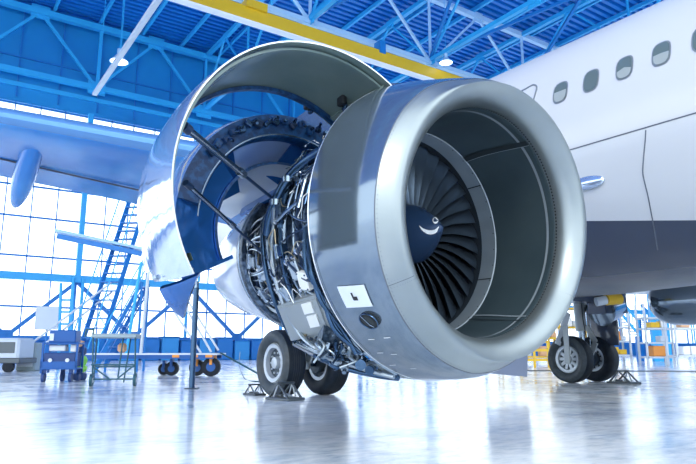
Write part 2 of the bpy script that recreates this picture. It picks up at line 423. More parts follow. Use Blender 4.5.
# inlet barrel details: access panel + oval port + stencil dashes
def patch(s0, s1, a0, a1, r_, m, mb, k=8, skew=0):
    vs = []
    for i in range(k + 1):
        for j in range(k + 1):
            s_ = s0 + (s1 - s0) * i / k; a_ = a0 + (a1 - a0) * j / k
            rr = r_ if callable(r_) is False else r_(s_)
            vs.append(droop(pc(s_ + skew * j / k, a_, rr + .004)))
    mb.add(vs, [(i * (k + 1) + j, i * (k + 1) + j + 1, (i + 1) * (k + 1) + j + 1, (i + 1) * (k + 1) + j) for i in range(k) for j in range(k)], m)
def rcowl(s_):
    pr = [(-.9, 1.140)] + prof_out
    for (s0, r0), (s1, r1) in zip(pr, pr[1:]):
        if s0 <= s_ <= s1: return r0 + (r1 - r0) * (s_ - s0) / (s1 - s0)
    return 1.243
ap = MB(); patch(-.42, -.715, 206.8, 214.6, lambda s_: rcowl(s_) + .004, M['pale'], ap)
patch(-.545, -.565, 209.2, 211.8, lambda s_: rcowl(s_) + .007, M['dark'], ap, 2); patch(-.55, -.60, 210.6, 212.0, lambda s_: rcowl(s_) + .007, M['dark'], ap, 2)
part(ap, 'access_panel', 'pale square access panel with dark arrow mark')
pt = MB(); c_ = droop(pc(-.59, 220, rcowl(-.59) + .004)); tz = Vector((-math.sin(R(220)), 0, math.cos(R(220)))); nrm = Vector((math.cos(R(220)), 0, math.sin(R(220))))
def disc(mb, c, ux, uy, rx, ry, m, k=28, dome=0.):
    vs = [c + ux * (rx * math.cos(2 * math.pi * j / k)) + uy * (ry * math.sin(2 * math.pi * j / k)) for j in range(k)]
    mb.add(vs, [list(range(k))], m)
disc(pt, c_ + nrm * .006, Vector((0, 1, 0)), tz, .088, .062, M['dark'])
disc(pt, c_ + nrm * .010, Vector((0, 1, 0)), tz, .058, .040, M['lin_edge'])
rim = [c_ + nrm * .010 + Vector((0, 1, 0)) * (.09 * math.cos(t)) + tz * (.064 * math.sin(t)) for t in [2 * math.pi * j / 30 for j in range(31)]]
pt.tube(rim, .005, M['steel_dk'], 6, False)
pt.tube([c_ + nrm * .012 - tz * .05 + Vector((0, .045, 0)), c_ + nrm * .014 + tz * .03, c_ + nrm * .012 + tz * .05 - Vector((0, .03, 0))], .004, M['steel'], 6)
part(pt, 'oval_vent', 'black oval vent port')
st = MB()
for a_, s0 in ((228, -.42), (235, -.37), (243, -.33), (227.5, -.62), (246, -.52), (236, -.52)):
    patch(s0, s0 - .075, a_, a_ + .22, lambda s_: rcowl(s_) + .003, M['mark'], st, 2)
patch(-.262, -.268, 188, 236, lambda s_: rcowl(s_) + .003, M['seam'], st, 20)
part(st, 'stencil_mark', 'small white stencil dashes')

def eng_at_s0(x, y, s_):
    d = ray(x, y); lam = ((O - CAM).dot(A) + s_) / d.dot(A); X = CAM + d * lam - O
    return Vector((X.dot(L), s_, X.z))
# ---- opened cowls
def rot2(h, th):
    c, s_ = math.cos(R(th)), math.sin(R(th))
    def f(v):
        x, z = v.x - h[0], v.z - h[1]
        return Vector((h[0] + x * c + z * s_, v.y, h[1] - x * s_ + z * c))
    return f
fc = rot2((-.40, 1.15), 50.2); cd = rot2((-.30, 1.15), 37)
outer = [(-.235, 1.238), (-.1, 1.246), (.1, 1.243), (.3, 1.228), (.48, 1.205), (.66, 1.17)]
inner = [(.66, 1.155), (.48, 1.185), (.3, 1.208), (.1, 1.224), (-.1, 1.229), (-.235, 1.227)]
ml = [M['cowl_white']] * 5 + [M['edge']] + [M['door_in']] * 5 + [M['edge']]
part(MB().lathe(outer + inner, None, 80, 107, 261, True, fc, True, ml), 'fan_cowl_door', 'raised fan cowl door, white outside and green grey inside')
for a_ in (112, 256):
    rb = MB()
    n = 10; vs = []
    for i in range(n + 1):
        q = -.2 + .82 * i / n; 
        for dr, da in ((0, -1.3), (.03, -1.2), (.03, 1.2), (0, 1.3)): vs.append(fc(pc(q, a_ + da, 1.212 - max(0, q - .1) * .085 - dr)))
    rb.add(vs, [(4 * i + j, 4 * i + (j + 1) % 4, 4 * i + 4 + (j + 1) % 4, 4 * i + 4 + j) for i in range(n) for j in range(4)], M['door_in'])
    part(rb, 'door_rib')
rb = MB().lathe([(-.16, 1.214), (-.16, 1.195), (-.12, 1.195), (-.12, 1.214)], M['door_in'], 70, 109, 259, True, fc)
rb.lathe([(.56, 1.165), (.56, 1.135), (.62, 1.135), (.62, 1.155)], M['duct_dark'], 70, 109, 259, True, fc)
part(rb, 'door_stiffener')
for a_ in (110, 117, 124):
    hb = MB(); p = fc(pc(-.05 + (a_ - 110) * .05, a_, 1.19)); hb.box(p, (.05, .10, .10), M['dark'], bev=.01); hb.box(p + Vector((.03, .0, -.05)), (.035, .06, .08), M['steel_dk'], bev=.01)
    part(hb, 'hinge_bracket')
lt = MB()
for i in range(4):
    p = fc(pc(-.13 + i * .2, 259.5, 1.21)); lt.box(p, (.05, .07, .03), M['steel'], bev=.008)
part(lt, 'door_latch')
# thrust reverser half
o1 = [(.80, 1.10), (.9, 1.125), (1.2, 1.10), (1.6, 1.03), (2.0, .95), (2.4, .84)]; i1 = [(2.4, .82), (2.0, .90), (1.6, .95), (1.2, .98), (.98, .98)]
ml = [M['cowl_white']] * 5 + [M['edge']] + [M['duct_white']] * 4 + [M['duct_white']]
part(MB().lathe(o1 + [(2.4, .82), (2.0, .925), (1.6, 1.0), (1.2, 1.06), (.9, 1.08)], None, 72, 100, 236, True, cd, True, [M['cowl_white']] * 5 + [M['edge']] + [M['duct_white']] * 5), 'reverser_outer_door', 'raised thrust reverser half, white outside')
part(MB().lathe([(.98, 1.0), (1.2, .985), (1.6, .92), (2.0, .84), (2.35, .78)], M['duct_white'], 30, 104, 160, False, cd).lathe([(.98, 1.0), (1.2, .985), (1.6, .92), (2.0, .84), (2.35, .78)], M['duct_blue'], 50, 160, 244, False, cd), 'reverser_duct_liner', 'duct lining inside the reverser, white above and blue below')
tb = MB().lathe([(.80, 1.10), (.80, .90), (.84, .885), (.93, .885), (.97, .90), (.97, 1.08)], M['duct_dark'], 80, 99, 208, True, cd)
part(tb, 'torque_box_ring', 'dark navy front ring of the reverser')
part(MB().lathe([(.80, 1.10), (.83, 1.04), (.88, .92), (.93, .80), (.96, .70)], M['duct_blue'], 60, 176, 244, False, cd), 'inner_fairing', 'curved glossy blue inner fairing of the raised half')
bt = MB()
bt.lathe([(.79, .905), (.79, .915), (.80, .915), (.80, .905)], M['steel'], 70, 104, 215, True, cd)
part(bt, 'ring_seal')
for k in range(16):
    a_ = 103 + k * 5.2; q = MB(); p = cd(pc(.76, a_, 1.03 + rnd.uniform(-.03, .03))); q.box(p, (.05 + rnd.random() * .05, .05, .04 + rnd.random() * .04), rnd.choice([M['steel_dk'], M['duct_dark'], M['steel_dk'], M['navy']]), Matrix.Rotation(rnd.random() * 3, 3, 'Y'), .008)
    q.cyl(p, p + Vector((rnd.uniform(-.05, .05), -.06, rnd.uniform(-.05, .05))), .014, M['steel_dk'], seg=8)
    part(q, 'ring_fitting')
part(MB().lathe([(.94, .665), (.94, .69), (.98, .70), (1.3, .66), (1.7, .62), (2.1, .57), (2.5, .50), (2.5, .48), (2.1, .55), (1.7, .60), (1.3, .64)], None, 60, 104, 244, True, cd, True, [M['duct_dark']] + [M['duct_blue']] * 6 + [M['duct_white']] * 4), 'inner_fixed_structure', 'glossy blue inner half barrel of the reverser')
# bifurcation walls joining the inner barrel to the outer shell
def wall_plate(a_, r0, r1, s0, s1, m, th=2.2, k=8):
    mb = MB(); vs = []
    for i in range(k + 1):
        q = s0 + (s1 - s0) * i / k; f_ = 1 - .22 * i / k
        for (r_, da) in ((r0, -th), (r1, -th * .6), (r1, th * .6), (r0, th)): vs.append(cd(pc(q, a_ + da, r_ * f_)))
    mb.add(vs, [(4 * i + j, 4 * i + (j + 1) % 4, 4 * i + 4 + (j + 1) % 4, 4 * i + 4 + j) for i in range(k) for j in range(4)] + [(0, 1, 2, 3), (4 * k + 3, 4 * k + 2, 4 * k + 1, 4 * k)], m); return mb
part(wall_plate(243, .58, 1.08, .92, 1.7, M['duct_blue'], 1.6), 'lower_bifurcation', 'blue lower wall of the reverser half')
part(wall_plate(106, .58, .98, .92, 2.2, M['duct_blue'], 2.5), 'upper_bifurcation')
lt = MB(); n = 8; vs = []
pa, pb, ptip = eng_at_s0(159, 289, .62), eng_at_s0(198, 275, .35), eng_at_s0(183, 319, .95)
for i in range(n + 1):
    a_, b_ = pa.lerp(ptip, i / n), pb.lerp(ptip, i / n)
    for j in range(n + 1):
        v = a_.lerp(b_, j / n); bul = math.sin(math.pi * j / n) * (1 - i / n) * .05 + math.sin(math.pi * i / n) * .04; vs.append(v + Vector((-.6, -.5, -.4)) * bul)
m_ = len(vs); vs += [v + Vector((.03, .02, .03)) for v in vs]
fs = [(i * (n + 1) + j, i * (n + 1) + j + 1, (i + 1) * (n + 1) + j + 1, (i + 1) * (n + 1) + j) for i in range(n) for j in range(n)]
lt.add(vs, fs + [tuple(k + m_ for k in f[::-1]) for f in fs] + [(i * (n + 1), (i + 1) * (n + 1), m_ + (i + 1) * (n + 1), m_ + i * (n + 1)) for i in range(n)] + [(i * (n + 1) + n, (i + 1) * (n + 1) + n, m_ + (i + 1) * (n + 1) + n, m_ + i * (n + 1) + n) for i in range(n)], M['duct_blue'])
part(lt, 'reverser_lower_skin', 'blue pointed lower skin of the raised reverser half')
# drag links and struts seen inside the half
for (a_, s0, r0, s1, r1) in ((168, 1.0, .98, 1.3, .55), (112, 1.0, .95, 1.3, .6)):
    q = MB(); q.bar(cd(pc(s0, a_, r0)), cd(pc(s1, a_ + 6, r1)), .24, .03, M['duct_blue'], up=(0, 1, 0)); part(q, 'blocker_link')
# hold-open rods
def rod(p0, p1, name, label, r0=.026, r1=.014, f=.55):
    p0, p1 = Vector(p0), Vector(p1); pm = p0.lerp(p1, f); d = (p1 - p0).normalized()
    q = MB(); q.cyl(p0, pm, r0, M['steel_dk'], seg=14); q.cyl(pm, p1, r1, M['navy'], seg=12)
    q.cyl(pm - d * .04, pm + d * .035, r0 * 1.35, M['steel'], seg=14); q.cyl(p0 - d * .02, p0 + d * .05, r0 * 1.4, M['navy'], seg=12)
    q.cyl(p1 - d * .06, p1 + d * .01, r1 * 2.0, M['steel'], seg=12)
    q.tube([p0 + d * .05 + Vector((0, -.03, -.02)), pm + Vector((0, -.03, -.02))], .006, M['edge'], 6)
    part(q, name, label)
def eng_at_s(x, y, s_):
    d = ray(x, y); lam = ((O - CAM).dot(A) + s_) / d.dot(A); X = CAM + d * lam - O
    return Vector((X.dot(L), s_, X.z))
rod(eng_at_s(185, 127, -.1), on_R(277, 202, 1.02), 'hold_open_rod', 'upper dark hold-open rod with steel collar')
rod(eng_at_s(187, 184, .3), on_R(262, 252, 1.0), 'hold_open_rod', 'lower dark hold-open rod', .019, .011)
q = MB(); q.tube(smoothpath([on_R(276, 203, 1.03), on_R(292, 216, 1.05), on_R(304, 221, 1.06), on_R(315, 219, 1.08)]), .009, M['steel'], 8); part(q, 'control_cable')

# ---- nozzle and core cowl aft
part(MB().lathe([(1.70, .60), (1.70, .77), (1.73, .795), (1.80, .79), (1.84, .765), (1.90, .755), (1.98, .73), (2.01, .70), (2.01, .60)], M['core'], 96), 'turbine_frame_ring', 'dark blue flange ring')
part(MB().lathe([(1.78, .797), (1.78, .802), (1.81, .802), (1.81, .797)], M['steel'], 96, closed=True), 'ring_clamp')
part(MB().lathe([(2.01, .62), (2.01, .70), (2.06, .715), (2.4, .67), (2.8, .59), (3.15, .49), (3.15, .47), (2.8, .56)], M['nozzle'], 96), 'core_nozzle', 'smooth white exhaust nozzle')
part(MB().lathe([(2.9, .30), (3.15, .27), (3.4, .18), (3.6, .08), (3.65, .001)], M['steel'], 48), 'exhaust_plug')
# closed cowl on the fuselage side and the pylon
part(MB().lathe([(-.225, 1.238), (.3, 1.225), (.62, 1.18), (.62, 1.15), (.3, 1.195), (-.225, 1.21)], M['cowl'], 60, 278, 432, True), 'closed_cowl', 'closed cowl door on the fuselage side')
part(MB().lathe([(.70, 1.13), (1.3, 1.09), (2.0, .96), (2.0, .93), (1.3, 1.06), (.70, 1.10)], M['cowl'], 60, 335, 432, True), 'closed_reverser')
py = MB()
pv = []; 
for (s_, z0, z1, w) in ((-.2, 1.18, 1.32, .05), (.3, 1.1, 1.48, .16), (1.2, .95, 1.62, .22), (2.2, .75, 1.5, .24), (3.2, .8, 1.35, .2), (4.4, 1.0, 1.3, .1)):
    pv += [(-w, s_, z0), (w, s_, z0), (w * .8, s_, z1), (-w * .8, s_, z1)]
py.add(pv, [(4 * i + j, 4 * i + (j + 1) % 4, 4 * i + 4 + (j + 1) % 4, 4 * i + 4 + j) for i in range(5) for j in range(4)] + [(3, 2, 1, 0), (20, 21, 22, 23)], M['cowl'])
part(py, 'pylon')

# ---- machinery on the fan case and core
metals = [M['steel'], M['steel_dk'], M['steel'], M['navy'], M['steel_dk'], M['navy'], M['silver'], M['steel_dk']]
def ringpipe(s0, s1, a0, a1, r0, rad, m, name='ring_pipe', wob=.015, n=26):
    q = MB(); ph = rnd.random() * 6; pts = []
    for i in range(n + 1):
        t = i / n; pts.append(pc(s0 + (s1 - s0) * t + wob * math.sin(ph + t * 9), a0 + (a1 - a0) * t, r0 + wob * .6 * math.sin(ph * 2 + t * 13)))
    q.tube(pts, rad, m, 8)
    for t in (.15, .4, .65, .9):
        k = int(t * n); d = (pts[k + 1] - pts[k]).normalized(); q.cyl(pts[k] - d * .012, pts[k] + d * .012, rad * 1.5, M['edge'] if rad < .02 else m, seg=8)
    part(q, name)
# the big bleed duct hoop and a second below it
q = MB(); q.tube(smoothpath([on_R(345, 140, 1.09), on_R(328, 148, 1.09), on_R(308, 160, 1.09), on_R(290, 177, 1.09), on_R(279, 195, 1.08), on_R(270, 217, 1.06), on_R(267, 235, 1.04)]), .047, M['steel_dk'], 14)
for p in (on_R(288, 180, 1.09), on_R(276, 203, 1.075)): q.cyl(p - Vector((0, .0, .025)), p + Vector((0, .0, .025)), .056, M['steel'], seg=14)
part(q, 'bleed_air_duct', 'thick dark blue bleed duct')
q = MB(); q.tube(smoothpath([on_R(275, 205, 1.0), on_R(264, 222, 1.0), on_R(263, 245, 1.0), on_R(266, 270, 1.02), on_R(274, 298, 1.04), on_R(285, 325, 1.07), on_R(298, 343, 1.10), eng_at_s(318, 357, .65), eng_at_s(345, 368, .45), eng_at_s(375, 375, .1), eng_at_s(398, 378, -.15)], 6), .024, M['steel_dk'], 12)
part(q, 'frame_hoop', 'dark curved hoop under the fan case')
q = MB(); q.tube(smoothpath([on_R(283, 200, 1.02), on_R(274, 225, 1.03), on_R(272, 250, 1.03), on_R(275, 275, 1.04), on_R(284, 305, 1.08), on_R(297, 330, 1.10), eng_at_s(315, 348, .5), eng_at_s(340, 361, .35), eng_at_s(372, 371, .0), eng_at_s(394, 377, -.18)], 6), .02, M['silver'], 12)
part(q, 'frame_hoop', 'silver insulated hoop beside the dark one')
ringpipe(.80, .82, 100, 262, .99, .022, M['steel'], 'ring_pipe'); ringpipe(.70, .74, 110, 250, 1.0, .013, M['silver'])
for s0, a0, a1, r0, rad, m in ((.02, 105, 255, 1.05, .016, M['steel_dk']), (.10, 120, 240, 1.03, .010, M['steel']), (.24, 100, 230, 1.02, .02, M['navy']), (.30, 130, 235, 1.04, .009, M['steel']),
                              (.46, 105, 250, 1.01, .014, M['steel']), (.54, 140, 240, 1.03, .022, M['steel_dk']), (-.12, 110, 225, 1.04, .014, M['steel']), (-.17, 130, 232, 1.09, .01, M['silver']),
                              (-.02, 150, 222, 1.08, .012, M['steel'])):
    ringpipe(s0, s0 + rnd.uniform(-.06, .06), a0, a1, r0, rad, m)
# lengthwise tubes on the fan case
for k in range(30):
    a_ = 118 + k * 4.1 + rnd.uniform(-1.5, 1.5); r0 = 1.03 + rnd.uniform(0, .05); s0 = rnd.uniform(-.22, .15); s1 = s0 + rnd.uniform(.25, .6); rad = rnd.choice([.007, .009, .012, .016])
    pts = [pc(s0, a_, r0 - .05), pc(s0 + .03, a_, r0), pc((s0 + s1) / 2, a_ + rnd.uniform(-5, 5), r0 + .01), pc(s1 - .05, a_ + rnd.uniform(-8, 8), r0), pc(s1, a_ + rnd.uniform(-8, 8), r0 - .06)]
    q = MB(); q.tube(smoothpath(pts), rad, rnd.choice(metals), 7); 
    for p in (pts[1], pts[3]): q.cyl(p - Vector((0, .012, 0)), p + Vector((0, .012, 0)), rad * 1.8, M['edge'], seg=7)
    part(q, 'fuel_line')
for k in range(42):
    a_ = 124 + rnd.uniform(0, 112); s0 = rnd.uniform(-.2, .6); r0 = 1.02 + rnd.uniform(0, .09); pts = [pc(s0, a_, r0 - .04)]
    for j in range(4): s0 += rnd.uniform(-.02, .1); a_ += rnd.uniform(-7, 7); pts.append(pc(s0, a_, r0 + rnd.uniform(-.02, .02)))
    q = MB(); q.tube(smoothpath(pts, 4), rnd.choice([.004, .005, .007]), rnd.choice([M['edge'], M['steel'], M['gold'], M['navy'], M['label']]), 6); part(q, 'sensor_wire')
# boxes, valves and actuators on the fan case
def unit(s_, a_, r_, dims, m, name, label=None, tilt=0, cylr=None, m2=None):
    nr = Vector((math.cos(R(a_)), 0, math.sin(R(a_)))); tg = Vector((-math.sin(R(a_)), 0, math.cos(R(a_)))); ax = Vector((0, 1, 0))
    rt = Matrix((nr, ax, tg)).transposed() @ Matrix.Rotation(R(tilt), 3, 'X')
    c = nr * r_ + ax * s_; q = MB()
    q.box(c, dims, m, rt, min(dims) * .12)
    if cylr: 
        d = rt @ Vector((0, 0, 1)); q.cyl(c + rt @ Vector((dims[0] * .3, dims[1] * .3, -dims[2] * .6)), c + rt @ Vector((dims[0] * .3, dims[1] * .3, dims[2] * .6)), cylr, m2 or M['steel'], seg=14)
    for (y, z) in ((-.4, -.4), (.4, -.4), (-.4, .4), (.4, .4)):
        p = c + rt @ Vector((dims[0] * .5, dims[1] * y, dims[2] * z)); q.cyl(p, p + nr * .008, .007, M['steel_dk'], seg=6)
    return part(q, name, label)
unit(.32, 200, 1.05, (.07, .13, .16), M['silver'], 'valve_body', 'silver box with white face', 8); unit(.22, 205, 1.07, (.06, .13, .15), M['label'], 'ignition_box', 'small white faced ignition box', -12)
unit(.05, 196, 1.06, (.08, .10, .13), M['steel_dk'], 'valve_body', None, 20, .03); unit(.50, 190, 1.05, (.07, .12, .10), M['steel_dk'], 'valve_body', None, 5, .025)
unit(.12, 168, 1.05, (.07, .12, .2), M['steel_dk'], 'valve_body', None, -5, .03); unit(-.08, 178, 1.08, (.06, .08, .12), M['silver'], 'valve_body')
unit(.55, 172, 1.04, (.08, .14, .14), M['core'], 'valve_body', None, 15, .03, M['silver']); unit(.35, 150, 1.04, (.07, .16, .2), M['core'], 'valve_body', None, 10, .035)
unit(.62, 210, 1.02, (.09, .12, .12), M['silver'], 'valve_body', None, 30, .03); unit(.0, 215, 1.08, (.06, .07, .14), M['steel_dk'], 'valve_body', None, 4)
# engine control unit, the big grey box low on the near side
q = MB(); c0, c1, c2, c3 = on_R(277, 306, 1.10), on_R(319, 294, 1.10), on_R(337, 329, 1.12), on_R(291, 341, 1.12)
c2 = c1 + (c3 - c0) * .98 + (c1 - c0) * .02; cn = (c1 - c0).cross(c3 - c0).normalized()
if cn.dot(Vector((-1, 0, -1))) < 0: cn = -cn
cc = (c0 + c1 + c2 + c3) / 4
def quadbox(mb, cs, n, t0, t1, m, sh=1.):
    ce = sum(cs, Vector()) / 4; a = [ce + (c - ce) * sh + n * t0 for c in cs]; b = [ce + (c - ce) * sh + n * t1 for c in cs]
    mb.add(a + b, [(0, 1, 2, 3), (4, 5, 6, 7), (0, 1, 5, 4), (1, 2, 6, 5), (2, 3, 7, 6), (3, 0, 4, 7)], m)
cs = [c0, c1, c2, c3]
quadbox(q, cs, cn, -.12, .0, M['boxgrey']); quadbox(q, cs, cn, 0, .012, M['boxgrey'], .86)
e1 = (c1 - c0); e2 = (c3 - c0)
for (u0, v0, du, dv, mm) in ((.60, .10, .22, .26, M['label']), (.62, .42, .22, .30, M['label']), (.30, .86, .16, .05, M['gold'])):
    b_ = c0 + e1 * u0 + e2 * v0; pl = [b_, b_ + e1 * du, b_ + e1 * du + e2 * dv, b_ + e2 * dv]; quadbox(q, pl, cn, .010, .022, mm)
for i in range(9):
    p = c3 + (c2 - c3) * ((i + .5) / 9) + cn * .0 + (c3 - c0).normalized() * .02; q.cyl(p, p + (c3 - c0).normalized() * .05, .014, M['steel'], seg=10)
for i in range(6):
    p = c1 + (c2 - c1) * ((i + .5) / 6); q.cyl(p - cn * .05, p - cn * .05 + (c1 - c0).normalized() * .05, .016, M['dark'], seg=10)
part(q, 'engine_control_unit', 'grey electronic control box with white placards')
# harness wires dropping from the control box
for i in range(16):
    p = c3 + (c2 - c3) * ((i + .5) / 16) + (c3 - c0).normalized() * .05; t = i / 15
    e = eng_at_s(318 + 56 * t + rnd.uniform(-5, 5), 352 + 15 * t + rnd.uniform(-6, 4), .25 - .25 * t + rnd.uniform(-.05, .05))
    mid = p.lerp(e, .5) + cn * rnd.uniform(.0, .08) + Vector((0, rnd.uniform(-.05, .05), 0))
    q = MB(); q.tube(smoothpath([p, mid, e], 7), rnd.choice([.007, .01, .013]), rnd.choice([M['steel'], M['navy'], M['silver'], M['steel_dk']]), 7); part(q, 'harness_cable')
# right of the box: bundle going down along the cowl edge
for i in range(9):
    x0 = 300 + i * 1.6; q = MB()
    q.tube(smoothpath([eng_at_s(303 + rnd.uniform(0, 8), 235 + rnd.uniform(-12, 12), -.05), eng_at_s(309 + rnd.uniform(-3, 6), 270, -.1 + rnd.uniform(-.04, .04)), eng_at_s(322 + rnd.uniform(-3, 6), 300, -.12), eng_at_s(338 + rnd.uniform(-4, 8), 330, -.13), eng_at_s(360 + rnd.uniform(-5, 8), 354, -.15)], 6), rnd.choice([.008, .012, .017]), rnd.choice(metals), 7)
    part(q, 'harness_cable')
# accessory gearbox and starter under the fan case
q = MB()
gb = [eng_at_s(305, 335, .35), eng_at_s(335, 340, .25), eng_at_s(365, 348, .1), eng_at_s(385, 360, -.02)]
q.tube(smoothpath([g + Vector((.15, 0, .02)) for g in gb], 6), .11, M['core'], 16); part(q, 'accessory_gearbox', 'cast metal accessory gearbox')
for i, (x, y, s_, r_, m) in enumerate(((322, 350, .3, .045, M['silver']), (338, 356, .2, .04, M['steel']), (352, 352, .1, .05, M['silver']), (362, 362, .02, .035, M['steel_dk']), (345, 364, .2, .03, M['silver']), (374, 366, -.05, .03, M['silver']),
                                      (330, 362, .35, .03, M['steel_dk']), (368, 352, -.1, .03, M['silver']), (356, 342, -.1, .028, M['silver']))):
    p = eng_at_s(x, y, s_); q = MB(); d = Vector((rnd.uniform(-1, 1), rnd.uniform(-1, 1), rnd.uniform(-.6, .6))).normalized()
    q.cyl(p - d * .08, p + d * .06, r_, m, seg=16); q.cyl(p + d * .06, p + d * .10, r_ * .6, M['steel'], seg=12); q.cyl(p - d * .09, p - d * .07, r_ * 1.25, M['steel_dk'], seg=16); part(q, 'pump_housing')
for i in range(14):
    x = 318 + i * 4.4; q = MB(); p0 = eng_at_s(x + rnd.uniform(-4, 4), 340 + i * 1.3 + rnd.uniform(-6, 6), .2 - i * .02); p1 = eng_at_s(x + rnd.uniform(-14, 14), 358 + i * .9 + rnd.uniform(-6, 4), .2 - i * .02)
    q.tube(smoothpath([p0, p0.lerp(p1, .5) + Vector((rnd.uniform(-.05, .05), rnd.uniform(-.08, .05), rnd.uniform(-.03, .03))), p1]), rnd.choice([.009, .013, .018]), rnd.choice([M['silver'], M['steel'], M['steel_dk']]), 8); part(q, 'drain_pipe')
q = MB(); q.lathe([(-.23, 1.235), (-.05, 1.24), (-.05, 1.215), (-.23, 1.21)], M['silver'], 24, 243, 285, True); part(q, 'lower_cowl_beam', 'bright beam below the gearbox')
q = MB(); q.tube(smoothpath([eng_at_s(364, 352, -.2), eng_at_s(380, 364, -.22), eng_at_s(396, 374, -.22)]), .012, M['steel'], 8); part(q, 'drain_pipe')
# core section plumbing between the fan case and the turbine ring
for k in range(15):
    s0 = .95 + k * .062; rr = .86 - k * .0105 + rnd.uniform(-.03, .03); ringpipe(s0, s0 + rnd.uniform(-.08, .08), 158 + rnd.uniform(0, 14), 245 + rnd.uniform(-15, 10), rr, rnd.choice([.006, .008, .011, .014]), rnd.choice([M['steel'], M['silver'], M['steel_dk'], M['navy'], M['gold']]), 'core_pipe', .02)
for k in range(18):
    a_ = 160 + k * 4.6; q = MB(); r0 = .85
    pts = [pc(.9, a_, .92), pc(1.15, a_ + rnd.uniform(-6, 6), r0 + .02), pc(1.5, a_ + rnd.uniform(-8, 8), .80), pc(1.86, a_ + rnd.uniform(-6, 6), .70)]
    q.tube(smoothpath(pts), rnd.choice([.006, .009, .013]), rnd.choice([M['steel'], M['steel_dk'], M['navy'], M['silver']]), 7); part(q, 'core_pipe')
for (s_, a_, d_) in ((1.15, 185, .16), (1.3, 200, .14), (1.2, 170, .13), (1.5, 190, .12), (1.1, 215, .14), (1.45, 215, .12)):
    unit(s_, a_, .78, (d_ * .8, d_, d_), rnd.choice([M['silver'], M['steel_dk'], M['core']]), 'valve_body', None, rnd.uniform(-30, 30), .03)

# ---- second engine (port side), far behind the belly
T2 = FUS @ Matrix.Translation((12.1, .45, 2.02))
e2 = MB().lathe([(-.9, .95), (-1, 1.0), (-.9, 1.15), (-.3, 1.24), (.6, 1.22), (1.6, 1.05), (2.0, .95)], M['cowl'], 64).build('jet_engine', plane, T2)
e2['label'] = 'port engine seen from behind under the far wing'
MB().lathe([(1.9, .62), (2.2, .62), (2.9, .62), (3.4, .60), (3.65, .52), (3.8, .38), (3.86, .2), (3.87, .001)], M['cowl'], 48).build('core_nozzle', e2, T2)

# ---- fuselage
FC = 3.93; FR = 1.975; FX = 5.75
fus = MB()
stn = [(-34, .0, 0), (-33, .9, 0), (-31, 1.6, 0), (-28, 1.9, 0)] + [(s_, 1.0, 1) for s_ in (-24, -14, -8, -5, -3, -2, -1, 0, 1, 2, 4, 6, 8)] + [(9.5, .97, 2), (12, .86, 2), (15, .66, 2), (18, .44, 2), (20.5, .22, 2), (21.5, .10, 2)]
NS = 72; vs = []; last = []
for i, (s_, r_, kind) in enumerate(stn):
    rr = (r_ if kind != 1 else FR) if kind != 2 else FR * r_
    for k in range(NS):
        a_ = 2 * math.pi * k / NS; vs.append((FX + rr * math.cos(a_), s_, FC + (FR - rr) * (.85 if kind == 2 else -.3) + rr * 1.03 * math.sin(a_)))
bb = len(fus.v); fus.v += vs
for i in range(len(stn) - 1):
    for k in range(NS):
        k2 = (k + 1) % NS; fus.f.append([i * NS + k, i * NS + k2, (i + 1) * NS + k2, (i + 1) * NS + k]); fus.m.append(fus.mi(M['white']))
fo = fus.build('fuselage', plane, FUS, 50); fo['label'] = 'white fuselage with cabin windows'
def fpt(s_, a_, dr=0., scale=1.): return Vector((FX + (FR + dr) * math.cos(R(a_)), s_, FC + (FR * 1.03 + dr) * math.sin(R(a_))))
def fsub(mb, name, label=None, par=None):
    o = mb.build(name, par or fo, FUS); 
    if label: o['label'] = label
    return o
# windows: centre on the fuselage side, rounded rectangles
def fuse_hit(x, y, rad=FR):
    d = ray(x, y); o = CAM - O; dx, dz, ox, oz = d.dot(L), d.z, o.dot(L) - FX, CAM.z - FC
    a = dx * dx + dz * dz; b = dx * ox + dz * oz; c = ox * ox + oz * oz - rad * rad; D = max(0, b * b - a * c)
    l = (-b - math.sqrt(D)) / a; P = o + d * l; return P.dot(A), math.degrees(math.atan2(CAM.z + d.z * l - FC, P.dot(L) - FX)) % 360
wc = [fuse_hit(*q) for q in ((560.5, 93.5), (590.5, 82), (625, 69), (661.5, 54))]
pit = (wc[0][0] - wc[-1][0]) / 3; wang = sum(w[1] for w in wc) / 4
def rr_patch(mb, s_, a_, hw, ha, r_off, m, n=20, e=3.2, lo=-1., hi=1.):
    """superellipse patch lying on the fuselage skin; ha in degrees"""
    vs = [fpt(s_, a_, r_off)]
    for j in range(n):
        t = 2 * math.pi * j / n; cx, cz = math.cos(t), math.sin(t)
        k = (abs(cx) ** e + abs(cz) ** e) ** (-1 / e); z = max(lo, min(hi, cz * k)); vs.append(fpt(s_ + hw * cx * k, a_ - ha * z, r_off))
    mb.add(vs, [(0, 1 + j, 1 + (j + 1) % n) for j in range(n)], m)
for i in range(0, 7):
    s_ = wc[0][0] - pit * i; q = MB()
    rr_patch(q, s_, wang, .122, 5.1, .006, M['gasket']); rr_patch(q, s_, wang, .104, 4.5, .010, M['glass'])
    if i in (0, 2, 3): rr_patch(q, s_, wang, .100, 4.4, .012, M['shade'], lo=-1, hi=(.1 if i == 0 else (-.25 if i == 2 else -.05)))
    fsub(q, 'cabin_window')
# emergency exit outline at the front of the wing root, panel seams, fairing
def seamline(pts, w, m, name, label=None):
    q = MB(); q.tube([fpt(s_, a_, .003) for s_, a_ in pts], w, m, 5); return fsub(q, name, label)
h = [fuse_hit(*p) for p in ((519, 94), (525, 91), (530.5, 88), (534, 86.5), (536.6, 87.6), (536.8, 91), (535, 97), (532.5, 105))]
seamline(smoothpath([(a_[0], a_[1], 0) for a_ in h], 4) and [(v.x, v.y) for v in smoothpath([(a_[0], a_[1], 0) for a_ in h], 4)], .014, M['gasket'], 'exit_outline', 'grey rounded outline of the overwing exit')
